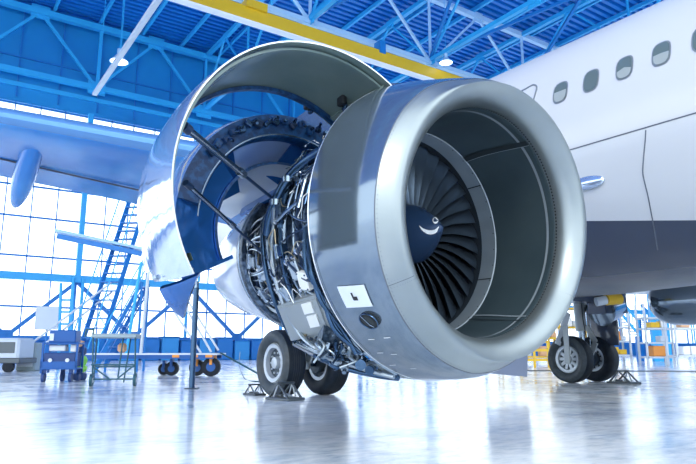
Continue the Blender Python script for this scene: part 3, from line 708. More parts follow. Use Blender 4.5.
# wing-body fairing: a shell just proud of the fuselage, lower half
fa = MB(); n_s, n_a = 40, 26; vs = []
def fair(s_, t):
    """t 0 (top edge, outboard) .. 1 (keel)"""
    top = 190.5 + max(0, (-.9 - s_)) * .6; a_ = top + (270 - top) * t
    w = max(0., min(1., (s_ + 6.0) / 5.2)); w = w * w * (3 - 2 * w)
    dr = .018 + .10 * w * math.sin(math.pi * min(1, t * 1.15) * .62) ** 1.5 
    dr += .10 * w * max(0, (t - .4) / .6) ** 1.6 * max(0., min(1., (s_ + 1.5) / 3.))
    return fpt(s_, a_, dr)
for i in range(n_s + 1):
    s_ = -6.5 + 16.0 * i / n_s
    for j in range(n_a + 1): vs.append(fair(s_, j / n_a))
fa.v += vs
for i in range(n_s):
    for j in range(n_a):
        s_ = -6.5 + 16.0 * (i + .5) / n_s
        P_ = fair(s_, (j + .5) / n_a)
        fa.f.append([i * (n_a + 1) + j, i * (n_a + 1) + j + 1, (i + 1) * (n_a + 1) + j + 1, (i + 1) * (n_a + 1) + j]); fa.m.append(0)
def fairing_material():
    m = bpy.data.materials.new('fairing_two_tone_paint'); m.use_nodes = True; nt = m.node_tree; b = nt.nodes['Principled BSDF']
    tc = nt.nodes.new('ShaderNodeTexCoord'); sp = nt.nodes.new('ShaderNodeSeparateXYZ'); nt.links.new(tc.outputs['Object'], sp.inputs[0])
    # paint line: height above floor falls towards the nose
    k = nt.nodes.new('ShaderNodeMath'); k.operation = 'MULTIPLY_ADD'; k.inputs[1].default_value = -.148; nt.links.new(sp.outputs['Y'], k.inputs[0]); nt.links.new(sp.outputs['Z'], k.inputs[2])
    g = nt.nodes.new('ShaderNodeMath'); g.operation = 'GREATER_THAN'; g.inputs[1].default_value = 2.452; nt.links.new(k.outputs[0], g.inputs[0])
    mx = nt.nodes.new('ShaderNodeMix'); mx.data_type = 'RGBA'; nt.links.new(g.outputs[0], mx.inputs[0])
    mx.inputs[6].default_value = (.030, .042, .075, 1); mx.inputs[7].default_value = (.52, .54, .575, 1)
    nt.links.new(mx.outputs[2], b.inputs['Base Color']); b.inputs['Roughness'].default_value = .22; b.inputs['Coat Weight'].default_value = .3; b.inputs['Coat Roughness'].default_value = .1
    return m
fa.mats = [fairing_material()]
fsub(fa, 'wing_body_fairing', 'two tone belly fairing, white above and dark grey below')
def seam_f(pts, w, name, label=None):
    q = MB(); q.tube(pts, w, M['seam'], 5); fsub(q, name, label)
seam_f([fair(-6 + .25 * i, 0.0) + Vector((-.004, 0, 0)) for i in range(30)], .009, 'panel_seam')
hs = [fuse_hit(*p, 1.99) for p in ((646, 129), (645.5, 140), (644, 160), (644, 172), (649, 190), (653, 208), (656, 222), (659, 240))]
def fair_at(s_, a_, e=.004):
    top = 190.5 + max(0, (-.9 - s_)) * .6; t = max(0, (a_ - top) / (270 - top)); v = fair(s_, t); return v + Vector((math.cos(R(a_)), 0, math.sin(R(a_)))) * e
seam_f(smoothpath([fair_at(*p) for p in hs], 3), .008, 'panel_seam', 'dark vertical joint in the belly fairing')
# air scoop seen right beside the lip
# AIRSCOOP
# ---- wings
def wing(side, name):
    """airfoil section loft. side -1 = starboard (towards the picture's left)"""
    mb = MB(); st = []
    for d in (1.2, 2.2, 4.0, 5.2, 7.0, 9.0, 12.0, 15.5):
        x = FX + side * d
        le = .9 + (d - 2.0) * .56 if side > 0 else 1.75 + (d - 2.0) * .335
        te = (6.1 if side < 0 else 7.5) + max(0, d - 6) * .16; zb = 2.71 + (d - 2) * .108 if side < 0 else 2.02 + (d - 2) * .075
        ch = te - le; th = .125 * ch * (1 - .25 * d / 15)
        sec = []
        for c, zt, zl in ((0, .42, .42), (.006, .56, .27), (.02, .68, .18), (.05, .82, .09), (.12, .95, .02), (.25, 1.0, 0), (.45, .92, .02), (.65, .68, .12), (.82, .38, .17), (1, .06, .04)):
            sec.append((c, zt, zl))
        ring_ = [(x, le + c * ch, zb + th * zt) for c, zt, zl in sec] + [(x, le + c * ch, zb + th * zl) for c, zt, zl in sec[::-1]]
        st.append(ring_)
    n = len(st[0]); mb.v = [p for r_ in st for p in r_]; lo = n // 2
    for i in range(len(st) - 1):
        for k in range(n):
            k2 = (k + 1) % n; mb.f.append([i * n + k, i * n + k2, (i + 1) * n + k2, (i + 1) * n + k])
            lead = k < 3 or k >= n - 4
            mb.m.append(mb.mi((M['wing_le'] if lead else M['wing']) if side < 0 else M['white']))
    mb.f.append(list(range(n))); mb.m.append(0); mb.f.append([(len(st) - 1) * n + k for k in range(n)][::-1]); mb.m.append(0)
    w = mb.build(name, plane, FUS, 30); return w
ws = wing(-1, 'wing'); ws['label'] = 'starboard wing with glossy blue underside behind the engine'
wp = wing(1, 'wing'); wp['label'] = 'port wing beyond the belly'
def canoe(par, p0, p1, w, hgt, m, name, label=None):
    p0, p1 = Vector(p0), Vector(p1); q = MB(); n = 18; k_ = 14; vs = []; d = (p1 - p0); x = d.cross(U).normalized(); z = x.cross(d).normalized()
    for i in range(n + 1):
        t = i / n; f_ = math.sin(math.pi * min(1, max(0, t * .985 + .008))) ** .55 ** 2.2 if t < .5 else math.sin(math.pi * min(1, t * .985 + .008)) ** .42
        for j in range(k_):
            a_ = 2 * math.pi * j / k_; vs.append(p0 + d * t + x * (w * f_ * math.cos(a_)) + z * (hgt * f_ * math.sin(a_)))
    q.add(vs, [(i * k_ + j, i * k_ + (j + 1) % k_, (i + 1) * k_ + (j + 1) % k_, (i + 1) * k_ + j) for i in range(n) for j in range(k_)] + [list(range(k_)), [n * k_ + j for j in range(k_)][::-1]], m)
    q.build(name, par, FUS, 60)['label'] = label or 'flap track fairing'
Finv = FUS.inverted()
canoe(fo, fair_at(*fuse_hit(572, 184, 2.0)), fair_at(*fuse_hit(605, 177, 2.0)), .05, .10, M['cowl_white'], 'air_scoop', 'small pointed scoop on the fuselage beside the engine lip')
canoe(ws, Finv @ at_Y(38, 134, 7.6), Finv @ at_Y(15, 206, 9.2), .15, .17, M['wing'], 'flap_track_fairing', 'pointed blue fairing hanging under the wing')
q = MB()
for x in (-9, -6, -3, 0): pass
def wz(x, off=0): d = FX - x; return 2.71 + (d - 2) * .108
q.tube([(x, 3.45 + (0 - x) * .335, wz(x) + .03) for x in (2, 0, -3, -6, -9)], .012, M['seam'], 5); q.tube([(x, 5.3 - x * .1, wz(x) + .02) for x in (2, 0, -3, -6, -9)], .014, M['seam'], 5)
q.build('slat_gap', ws, FUS)

# ---- landing gear
def wheel(par, c, ax, rad, w, name='wheel', spokes=False):
    """c world centre, ax axle direction pointing to the outboard face"""
    ax = ax.normalized(); x = Vector((0, 0, 1)); y = ax.cross(x).normalized()
    fr_ = Matrix(((y.x, ax.x, 0, c.x), (y.y, ax.y, 0, c.y), (0, 0, 1, c.z), (0, 0, 0, 1)))
    q = MB(); hw = w / 2; r = rad
    q.lathe([(-hw * .62, r * .52), (-hw * .85, r * .60), (-hw, r * .78), (-hw * .95, r * .90), (-hw * .72, r * .975), (-hw * .45, r), (hw * .45, r), (hw * .72, r * .975)], M['tyre'], 56)
    q.lathe([(hw * .72, r * .975), (hw * .95, r * .90), (hw, r * .80), (hw * .85, r * .66), (hw * .62, r * .60)], M['tyre_side'], 56)
    for g in (-.28, -.09, .09, .28): q.lathe([(hw * g - .006, r * 1.001), (hw * g + .006, r * 1.001)], M['dark'], 56)
    for sg in (1, -1):
        q.lathe([(sg * hw * .62, r * .60), (sg * hw * .74, r * .57), (sg * hw * .70, r * .52), (sg * hw * .70, r * .455), (sg * hw * .35, r * .43)], M['hub'], 48)
        q.lathe([(sg * hw * .35, r * .43), (sg * hw * .30, r * .2)], M['hub_dk'], 48)
        q.lathe([(sg * hw * .30, r * .2), (sg * hw * .62, r * .17), (sg * hw * .66, r * .13), (sg * hw * .66, .001)], M['hub'], 32)
        for k in range(10):
            a_ = 2 * math.pi * k / 10; d_ = Vector((math.cos(a_), 0, math.sin(a_))); e = Vector((0, sg * hw * .34, 0))
            if spokes: q.bar(d_ * r * .18 + e, d_ * r * .44 + e, .075, .05, M['hub'], up=(0, 1, 0))
            q.cyl(d_ * r * .31 + e, d_ * r * .31 + Vector((0, sg * hw * .46, 0)), .018, M['hub'], seg=8)
    return q.build(name, par, fr_, 40)
def gear(c, sep, label, rad=.585, w=.43, ztop=2.6, fwd=A):
    """c: ground point between the twin wheels"""
    c = Vector(c); g = MB()
    g.cyl((0, 0, rad), (0, .0, 1.35), .085, M['steel'], seg=18); g.cyl((0, 0, 1.30), (0, .05, ztop), .14, M['boxgrey'], seg=20); g.cyl((0, 0, rad - .12), (0, 0, rad + .15), .13, M['boxgrey'], seg=18)
    g.cyl((-sep / 2, 0, rad), (sep / 2, 0, rad), .075, M['steel_dk'], seg=16)
    for y in (-.16,): 
        g.bar((0, y - .02, rad + .02), (0, y - .22, 1.0), .14, .04, M['boxgrey'], up=(1, 0, 0)); g.bar((0, y - .22, 1.0), (0, y + .0, 1.42), .14, .04, M['boxgrey'], up=(1, 0, 0))
    g.bar((.05, .0, 1.7), (.95, .15, ztop), .09, .09, M['boxgrey']); 
    g.tube(smoothpath([(-.1, -.12, 2.4), (-.14, -.16, 1.6), (-.1, -.2, 1.1), (0, -.14, rad + .1)]), .014, M['dark'], 6); g.tube(smoothpath([(.1, -.12, 2.4), (.13, -.18, 1.5), (.16, -.1, .8)]), .011, M['steel'], 6)
    W_ = Matrix(((L.x, A.x, 0, c.x), (L.y, A.y, 0, c.y), (0, 0, 1, 0), (0, 0, 0, 1)))
    o = g.build('landing_gear', plane, W_, 40); o['label'] = label
    wheel(o, W_ @ Vector((-sep / 2 - .0, 0, rad)), -L, rad, w, spokes=sep > 1); wheel(o, W_ @ Vector((sep / 2, 0, rad)), L, rad, w, spokes=sep > 1)
    b_ = MB()
    for sg in (-1, 1): b_.cyl((sg * sep / 2 - sg * .22, 0, rad), (sg * sep / 2 - sg * .10, 0, rad), .19, M['hub_dk'], seg=20)
    b_.build('brake_pack', o, W_); return o, W_
g1, W1 = gear((-.82, 11.58, 0), .95, 'starboard main gear with twin wheels behind the engine')
g2, W2 = gear((6.12, 16.45, 0), 1.12, 'port main gear with twin wheels beyond the inlet lip')
# gear doors
q = MB(); q.box((.52, -.28, 1.55), (.05, .9, 1.25), M['belly'], bev=.02); q.build('leg_door', g2, W2)
q = MB(); q.box((-.86, -.12, .95), (.04, .15, .95), M['boxgrey'], bev=.01); q.build('strap', g2, W2)
q = MB(); q.bar((-.84, .16, .95), (-.50, .02, 1.75), .05, .14, M['pale']); q.build('strap', g2, W2)['label'] = 'pale strap'
bd = MB()
P = [at_Y(485, 373, 12.3), at_Y(527, 377, 12.3), at_Y(528.5, 352, 12.3), at_Y(500, 352, 12.3)]
P[2] = P[2] + Vector((0, 0, 1.0)); P[3] = P[3] + Vector((-.3, 0, 1.0)); P[2].x += .05
bd.add(P + [p + Vector((.03, .08, 0)) for p in P], [(0, 1, 2, 3), (7, 6, 5, 4), (0, 4, 5, 1), (1, 5, 6, 2), (2, 6, 7, 3), (3, 7, 4, 0)], M['door_grey'])
o = bd.build('belly_gear_door', plane); o['label'] = 'grey blue gear door hanging to the floor behind the lip'
q = MB(); 
for (x0, y0, x1, y1, Y, w_, m_) in ((548, 296, 604, 300, 15.0, .22, M['belly']), (596, 303, 618, 303, 15.8, .55, M['belly'])):
    a_, b_ = at_Y(x0, y0, Y), at_Y(x1, y1, Y + .5); q.bar(a_, b_, .5, w_, m_)
q.cyl(at_Y(601, 310, 16), at_Y(616, 306, 16.3), .42, M['cowl'], .30, 24)
q.build('gear_bay_linkage', plane)
q = MB(); q.cyl(at_Y(606, 300, 15.0), at_Y(620, 299, 15.1), .13, M['yellow2'], seg=18); q.cyl(at_Y(596, 302, 15.0), at_Y(606, 300, 15.0), .11, M['pale'], seg=18)
o = q.build('safety_collar', plane); o['label'] = 'yellow safety collar under the belly'

# ---- chocks
def chock(c, yaw, sc_, label, group='metal wheel chocks'):
    c = Vector(c); W_ = Matrix.Translation(c) @ Matrix.Rotation(yaw, 4, 'Z') @ Matrix.Diagonal((sc_ * 1.1, sc_, sc_ * .82, 1))
    e = empty('wheel_chock', Matrix.Translation(c)); tag(e, label, 'wheel chock', group)
    q = MB(); q.box((0, 0, .025), (.50, .34, .05), M['chock'], bev=.012); q.build('base_plate', e, W_)
    for y in (-.13, .13):
        q = MB(); q.tube([(-.20, y, .04), (0, y, .30), (.20, y, .04)], .02, M['chock'], 10); q.build('triangle_frame', e, W_)
    q = MB(); q.tube([(0, -.17, .30), (0, .17, .30)], .024, M['chock'], 10); q.tube([(-.08, -.13, .05), (-.02, -.13, .27)], .012, M['hub'], 8); q.tube([(.06, -.13, .05), (.0, -.13, .27)], .012, M['hub'], 8); q.tube([(.10, .13, .05), (.02, .13, .27)], .012, M['hub'], 8); q.build('cross_bar', e, W_)
    q = MB(); q.cyl((-.06, -.07, .05), (-.06, .05, .09), .035, M['hub'], seg=10); q.box((.1, 0, .07), (.12, .1, .05), M['chock'], bev=.01); q.build('foot_weight', e, W_)
    return e
chock(at_Y(285, 399, 10.6).xy.to_3d(), YE + R(100), 1.1, 'grey metal chock in front of the near main wheel')
chock((-1.72, 11.75, 0), YE + R(95), .75, 'grey metal chock behind the near main wheel')
chock((6.75, 15.6, 0), YE + R(85), 1.25, 'grey metal chock in front of the far main wheel')

# ================================================================== HANGAR
def han(mb, name, kind='structure', label=None, smooth=30):
    o = mb.build(name, None, HAN, smooth); o['kind'] = kind
    if label: o['label'] = label
    return o
fl = MB(); fl.add([(-140, -60, 0), (160, -60, 0), (160, 130, 0), (-140, 130, 0)], [(0, 1, 2, 3)], M['floor']); han(fl, 'floor', label='glossy pale hangar floor with worn blue grey patches')
# corrugated roof deck
rf = MB(); y0, z0 = -4., 28.0; vs = []; y = y0
while y < 52.4:
    for yy, zz in ((y, z0), (y + .30, z0), (y + .34, z0 + .30), (y + .58, z0 + .30)): vs += [(-60, yy, zz), (150, yy, zz)]
    y += .62
rf.add(vs, [(2 * i, 2 * i + 1, 2 * i + 3, 2 * i + 2) for i in range(len(vs) // 2 - 1)], M['roof']); han(rf, 'ceiling', label='blue corrugated roof deck', smooth=0)
# back wall
WN = 52.0
bw = MB(); bw.box((45, WN + .1, .9), (210, .3, 1.8), M['blue']); bw.box((45, WN + .3, 24.3), (210, .3, 9.0), M['clad'])
bw.box((45, WN + .12, 21.2), (210, .35, .35), M['blue_lt']); bw.box((45, WN + .05, 23.5), (210, .12, .12), M['blue']); 
for w in range(-59, 150, 3): bw.box((w, WN + .12, 24.2), (.12, .2, 8), M['blue'])
han(bw, 'wall_back', label='blue cladding above tall glazing')
for i, w0 in enumerate([0.4 + 9 * k - 18 for k in range(17)]):
    q = MB()
    zs = (6.3, 13.2, 19.6) if w0 > 45 else (4.0, 6.3, 7.8, 10.8, 13.2, 15.8, 19.6)
    for z in zs: q.box((w0 + 4.5, WN, z), (9, .14, .14 if z != 6.3 else .1), M['blue'])
    for k in range(1, 5 if w0 < 45 else 2): q.box((w0 + 9 * k / (5 if w0 < 45 else 2), WN, 10.8), (.08, .14, 18), M['blue'])
    q.box((w0, WN, 10.8), (.16, .2, 18), M['blue'])
    o = han(q, f'window_{i+1}'); 
    g = MB(); g.add([(w0, WN + .08, 1.8), (w0 + 9, WN + .08, 1.8), (w0 + 9, WN + .08, 19.8), (w0, WN + .08, 19.8)], [(0, 1, 2, 3)], M['pane'])
    gp = g.build('window_glass', o, HAN)
q = MB()
for k in list(range(8)) + [10, 13, 16]:
    w = 9.4 + 9 * (k - 3); q.box((w, WN - .6, 12.9), (.38, .4, 13.6), M['blue_lt']); 
    q.tube([(w - .35, WN - .9, 1.8), (w - .35, WN - .9, 6.3)], .12, M['blue_lt'], 8); q.tube([(w + .35, WN - .9, 1.8), (w + .35, WN - .9, 6.3)], .12, M['blue_lt'], 8)
han(q, 'trim_1', label='blue columns in front of the glazing')
q = MB(); q.box((45, WN - .6, 6.2), (210, .5, .55), M['blue_lt']); q.box((45, WN - .5, 1.7), (210, .4, .3), M['blue'])
for k in range(-4, 4):
    w = 9.4 + 9 * k; q.bar((w, WN - .5, 6.0), (w + 4.5, WN - .5, 1.8), .28, .28, M['blue']); q.bar((w + 9, WN - .5, 6.0), (w + 4.5, WN - .5, 1.8), .28, .28, M['blue'])
    q.box((w + 4.5, WN - .5, 1.9), (.9, .2, .7), M['blue'])
han(q, 'trim_2', label='blue wind girder with diagonal braces')
def truss(y, z0_, z1_, w0, w1, bay, m, name, wd=.35, phase=0, axis='w', gus=True, off=0, verts=True):
    """flat truss along w (lateral) at y, or along y at w=off"""
    P_ = (lambda t, z: (t, y, z)) if axis == 'w' else (lambda t, z: (off, t, z))
    q = MB(); q.bar(P_(w0, z0_), P_(w1, z0_), wd, wd, m); q.bar(P_(w0, z1_), P_(w1, z1_), wd * 1.15, wd * 1.15, m)
    t = w0 + phase; up_ = False; 
    while t < w1 - bay / 2:
        za, zb = (z0_, z1_) if not up_ else (z1_, z0_)
        q.bar(P_(t, za), P_(t + bay / 2, zb), wd * .5, wd * .5, m)
        if verts and not up_: q.bar(P_(t, z0_), P_(t, z1_), wd * .45, wd * .45, m)
        if gus: q.box(P_(t, za), (wd * 3.2, wd * .3, wd * 2.6) if axis == 'w' else (wd * .3, wd * 3.2, wd * 2.6), m)
        t += bay / 2; up_ = not up_
    return han(q, name, label='blue roof truss')
truss(WN - .9, 21.9, 27.2, -17.4, 100, 9.2, M['blue_lt'], 'trim_3', .42, 8.6 - 0)
truss(32.5, 22.0, 27.4, -23, 100, 10.5, M['whiteblue'], 'trim_4', .34, 10.4)
truss(13, 22.0, 27.4, -23, 100, 10.5, M['blue_lt'], 'trim_5', .34, 10.4)
k = 6
for w in (18.9, 29.4, 39.9, 50.4, 60.9):
    truss(0, 22.2, 27.4, -3, 52, 9.7, M['blue_lt'], f'trim_{k}', .30, 6.4, 'y', True, w); k += 1
pu = MB()
for j, w in enumerate([-57 + 3.5 * i for i in range(56)]): pu.bar((w, -3, 27.75), (w, 52, 27.75), .22, .32, M['blue_lt'])
for y in (4, 20, 42): pu.bar((-60, y, 27.3), (150, y, 27.3), .3, .45, M['blue'])
han(pu, f'trim_{k}', label='blue roof purlins'); k += 1
# crossed tie rods below the deck
q = MB()
for i in range(5):
    w = 18.9 + 10.5 * i
    q.bar((w, 32.5, 22.4), (w + 10.5, 13, 26.8), .2, .2, M['blue']); q.bar((w + 10.5, 32.5, 22.4), (w, 13, 26.8), .2, .2, M['blue'])
han(q, f'trim_{k}', label='blue diagonal roof ties'); k += 1

sw = MB(); sw.box((70, -46, 14), (110, .4, 28), M['pale']); han(sw, 'wall_front_added', label='pale unseen wall added behind the viewpoint to darken lip reflections')  # out of view, added so the inlet lip reflects something darker
sw = MB(); sw.box((125, 3, 14), (.4, 98, 28), M['clad']); han(sw, 'wall_right_added', label='blue unseen side wall added to darken lip reflections')  # unseen, put in to tone down reflections on the lip's right side
# yellow crane girder
cr = empty('crane_girder', HAN @ Matrix.Translation((20, 31.8, 20.0))); tag(cr, 'long yellow crane girder with white lower flange under the roof', 'crane girder')
q = MB(); q.box((25, 31.9, 20.72), (110, .5, .85), M['yellow']); q.build('girder_web', cr, HAN)
q = MB(); q.box((25, 31.9, 20.24), (110, .5, .10), M['mark']); q.build('lower_flange', cr, HAN)['label'] = 'white lower flange'
q = MB(); q.box((14.6, 31.9, 21.3), (1.4, .9, .5), M['yellow']); q.build('trolley_mount', cr, HAN)
q = MB(); q.box((24.2, 31.9, 21.4), (.5, .7, .9), M['blue']); q.build('trolley_mount', cr, HAN)['label'] = 'blue mount'
# hanging light rail + lamps
q = MB(); q.box((8.4, 30, 19.0), (.30, 30.5, .22), M['pale']); 
lr = q.build('light_rail', None, HAN); tag(lr, 'pale straight cable rail hanging below the blue roof', 'rail')
q = MB()
for y in (22, 30, 38, 44): q = MB(); q.bar((8.4, y, 19.1), (8.4, y, 27.6), .05, .05, M['blue_lt']); q.build('hanger', lr, HAN)
def lamp(world, label, sc_=1.):
    W_ = Matrix.Translation(world) @ Matrix.Scale(sc_, 4); e = empty('hanging_lamp', Matrix.Translation(world)); tag(e, label, 'lamp', 'high bay lamps')
    q = MB(); q.v = []; 
    prof = [(.0, .62), (.05, .60), (.25, .40), (.5, .22), (.55, .16), (.95, .16), (1.0, .08)]
    q.lathe(prof, M['whiteblue'], 24, fn=lambda v: Vector((v.x, v.z, v.y))); q.build('lamp_shade', e, W_)
    q = MB(); q.lathe([(.02, .58), (-.06, .3), (-.08, .001)], M['lamp'], 24, fn=lambda v: Vector((v.x, v.z, v.y))); q.build('diffuser', e, W_)['label'] = 'glowing white diffuser'
    q = MB(); q.bar((0, 0, 1.0), (0, 0, (27.5 - world.z) / sc_), .04, .04, M['blue_lt']); q.build('hanger', e, W_)
lamp(at_Y(119, 62, 40), 'round white high bay lamp beside the pale rail')
lamp(at_Y(446, 63, 42), 'round white high bay lamp above the engine inlet', .8)

# blue bins along the back wall
BO = ['first', 'second', 'third', 'fourth', 'fifth', 'sixth', 'seventh', 'eighth', 'ninth', 'tenth', 'eleventh', 'twelfth']
for i in range(12):
    w = 13.2 + i * 1.55; q = MB(); hb = 1.55 + .12 * (i % 3)
    q.box((w, WN - 2.2, hb / 2), (1.35, .9, hb), M['binblue'] if i % 2 else M['binblue2'], bev=.05)
    o = q.build('storage_bin', None, HAN, loc=(w, WN - 2.2, 0)); tag(o, f"{'blue' if i % 2 else 'light blue'} storage bin, {BO[i]} from the left in the row along the glazed wall", 'bin', 'storage bins along the back wall')
    q = MB(); q.box((w, WN - 2.2, hb + .04), (1.42, .97, .08), M['binblue'], bev=.02); q.build('lid', o, HAN)
# heating panel run further right
q = MB(); q.box((38, WN - 1.6, .9), (12, .6, 1.7), M['binblue2'], bev=.03)
for i in range(8): q.box((32.8 + i * 1.5, WN - 1.95, 1.0), (1.0, .08, .8), M['binblue'])
o = q.build('radiator_bank', None, HAN, loc=(38, WN - 1.6, 0)); tag(o, 'long low blue radiator cabinet against the glazed wall', 'radiator')

# ---- left hand equipment (camera facing coordinates)
def unproj(x, y, Y): return at_Y(x, y, Y)
def ground(x, Y): v = at_Y(x, 350, Y); return Vector((v.x, Y, 0))
# blue tool trolley
g0 = ground(63.5, 16.6); CT = Matrix.Translation(g0) @ Matrix.Rotation(R(8), 4, 'Z')
e = empty('tool_trolley', Matrix.Translation(g0)); tag(e, 'blue wheeled tool trolley with a box on top, near the stairs', 'trolley')
q = MB()
for x in (-.42, .42):
    for y in (-.28, .28): q.box((x, y, .62), (.05, .05, .80), M['cartblue'])
for z in (.34, .98): q.box((0, 0, z), (.90, .62, .05), M['cartblue'], bev=.01)
q.box((0, -.29, .42), (.9, .03, .2), M['cartblue']); q.box((-.44, 0, .45), (.03, .6, .25), M['cartblue']); q.build('cart_frame', e, CT)
q = MB(); q.box((0, 0, .56), (.78, .54, .36), M['cartdk'], bev=.02); q.cyl((-.22, -.28, .55), (-.22, -.31, .55), .05, M['pale'], seg=14); q.cyl((.2, -.28, .55), (.2, -.31, .55), .05, M['pale'], seg=14); q.build('drawer_unit', e, CT)
q = MB(); q.box((.02, 0, 1.16), (.66, .5, .32), M['cartblue'], bev=.02); q.box((-.24, -.26, 1.14), (.1, .02, .18), M['pale']); q.build('top_box', e, CT)
q = MB(); q.box((-.1, -.05, .86), (.4, .3, .16), M['pale'], bev=.02); q.box((.28, 0, .86), (.14, .3, .2), M['label'], bev=.02); q.build('parts_tray', e, CT)
for x, y in ((-.36, -.24), (.30, -.24), (-.04, .24), (.36, .24)):
    q = MB(); q.cyl((x - .035, y, .12), (x + .035, y, .12), .12, M['cartdk'], seg=18); q.box((x, y, .25), (.10, .06, .14), M['cartdk']); q.build('caster', e, CT)
# folded tube cart
g0 = ground(116, 14.8); CT = Matrix.Translation(g0) @ Matrix.Rotation(R(10), 4, 'Z')
e = empty('tube_frame_cart', Matrix.Translation(g0)); tag(e, 'grey green tube frame cart with a flat top and two rubber wheels', 'cart')
q = MB(); T_ = lambda a_, b_, r_=.018: q.tube([a_, b_], r_, M['frame_gr'], 8)
T_((-.40, -.35, .12), (-.46, -.35, 1.17)); T_((.52, -.35, .12), (.47, -.35, 1.13)); T_((-.52, .35, .05), (-.52, .35, 1.1)); T_((.16, .35, .05), (.26, .35, 1.1))
T_((-.40, -.35, .16), (.52, -.35, .16)); T_((-.52, .35, .42), (.4, .35, .42)); T_((-.44, -.35, .48), (.50, -.35, .48)); T_((-.42, -.35, .44), (.0, -.35, .14)); T_((.5, -.35, .48), (.1, -.35, .14)); T_((-.46, -.35, 1.17), (-.46, .35, 1.17)); T_((-.46, -.35, 1.27), (-.62, -.35, 1.27)); T_((-.46, -.35, 1.1), (-.46, -.35, 1.3)); T_((-.62, -.35, 1.27), (-.62, -.35, 1.1))
T_((.12, -.2, .2), (.18, -.2, 1.1)); T_((-.52, .35, .42), (-.44, -.35, .48)); T_((.4, .35, .42), (.5, -.35, .48)); q.build('cart_frame', e, CT)
q = MB(); q.box((0, 0, 1.13), (1.0, .74, .10), M['top_gr'], bev=.02); q.build('top_shelf', e, CT)
for x in (-.42, .52):
    q = MB(); q.cyl((x - .03, -.35, .14), (x + .03, -.35, .14), .14, M['frame_gr'], seg=20); q.cyl((x - .035, -.35, .14), (x + .035, -.35, .14), .06, M['pale'], seg=12); q.build('wheel', e, CT)
q = MB(); q.box((.12, .1, .86), (.2, .16, .22), M['tan'], bev=.05); o = q.build('cloth_bundle', None, CT, loc=(.12, .1, .75)); tag(o, 'tan cloth bundle hanging inside the tube frame cart', 'cloth')
q = MB(); q.tube([(.12, .1, .95), (.14, .0, 1.08)], .01, M['tan'], 6); q.build('tie_string', o, CT)
# green bag + people-less clutter between the carts
g0 = ground(81, 17.5); q = MB(); GB = Matrix.Translation(g0)
q.box((0, 0, .52), (.34, .3, .3), M['green'], Matrix.Rotation(.3, 3, 'Y'), .08); q.box((.08, -.05, .30), (.26, .26, .2), M['green'], Matrix.Rotation(-.3, 3, 'Y'), .07); q.box((.02, 0, .1), (.3, .3, .2), M['cartdk'], bev=.04)
q.box((0, 0, .78), (.28, .25, .3), M['cartdk'], bev=.08); q.cyl((-.02, 0, .9), (.02, 0, 1.06), .09, M['tan'], .06, 12)
o = q.build('bag_pile', None, GB); tag(o, 'lime green and dark bag heaped between the blue trolley and tube cart', 'bag')

# long low dolly
Y0 = 20.4; g0 = ground(156, Y0); DT = Matrix.Translation(g0)
e = empty('platform_dolly', Matrix.Translation(g0)); tag(e, 'long low platform dolly with orange fittings behind the support pole', 'dolly')
def dx(x, Y=Y0): return ground(x, Y).x - g0.x
q = MB(); q.box(((dx(88) + dx(222)) / 2, 0, .68), (dx(222) - dx(88), 1.4, .06), M['pale'], bev=.01); q.box(((dx(88) + dx(218)) / 2, -.66, .60), (dx(218) - dx(88), .08, .12), M['cartblue']); q.box(((dx(88) + dx(218)) / 2, .66, .60), (dx(218) - dx(88), .08, .12), M['cartblue']); q.build('deck', e, DT)
q = MB()
for x in (182, 200, 214): q.box((dx(x), -.70, .62), (.22, .05, .08), M['orange'], bev=.01)
q.box((dx(214), -.3, .5), (.25, .4, .35), M['orange'], bev=.03); q.build('bracket', e, DT)['label'] = 'orange bracket'
for x, y, r_ in ((160, .6, .19), (172, .1, .22), (198, .0, .25), (215, -.45, .29)):
    q = MB(); c_ = Vector((dx(x), y, r_)); q.cyl(c_ + Vector((0, -.08, 0)), c_ + Vector((0, .08, 0)), r_, M['tyre'], seg=24); q.cyl(c_ + Vector((0, -.09, 0)), c_ + Vector((0, .09, 0)), r_ * .5, M['cartblue'], seg=16); q.box(c_ + Vector((0, 0, r_ * .8)), (.08, .26, r_ * .8 + .1), M['orange'] if x > 180 else M['cartblue']); q.build('wheel', e, DT)
q = MB()
for x0, x1, y in ((132, 141, -.5), (139, 142, .2)): q.tube([(dx(x0), y, .7), (dx(x1), y, 3.6)], .05, M['pale'] if x0 > 135 else M['blue_lt'], 10)
q.build('upright_post', e, DT)
q = MB()
for (x0, z0_, x1, z1_) in ((183, 2.35, 214, .75), (188, 2.4, 221, .80), (176, 2.0, 204, .72)): q.tube([(dx(x0), -.4, z0_), (dx(x1), -.4, z1_)], .035, M['pale'], 8)
q.tube([(dx(183), -.4, 2.35), (dx(188), -.4, 2.4)], .035, M['pale'], 8); q.build('drawbar', e, DT)
q = MB(); q.tube([(dx(222), -.2, .72), (dx(262), -1.0, .12)], .03, M['frame_gr'], 8); q.build('tow_arm', e, DT)
# support pole
g0 = ground(193.5, 13.6); e = empty('support_pole', Matrix.Translation(g0)); tag(e, 'round blue grey support pole standing on the floor below the raised cowl', 'pole')
q = MB(); q.cyl((0, 0, .0), (0, 0, 2.15), .062, M['steel_dk'], seg=20); q.build('pole', e, Matrix.Translation(g0))
q = MB(); q.box((0, 0, .01), (.26, .26, .02), M['chock'], bev=.008); q.build('foot_plate', e, Matrix.Translation(g0))
q = MB(); q.cyl((0, 0, 2.15), (0, 0, 2.3), .05, M['steel'], seg=14); q.box((-.05, 0, 2.42), (.03, .10, .28), M['blue_lt'], bev=.01); q.box((.05, 0, 2.42), (.03, .10, .28), M['blue_lt'], bev=.01); q.cyl((-.08, 0, 2.48), (.08, 0, 2.48), .02, M['steel'], seg=8); q.build('fork_head', e, Matrix.Translation(g0))
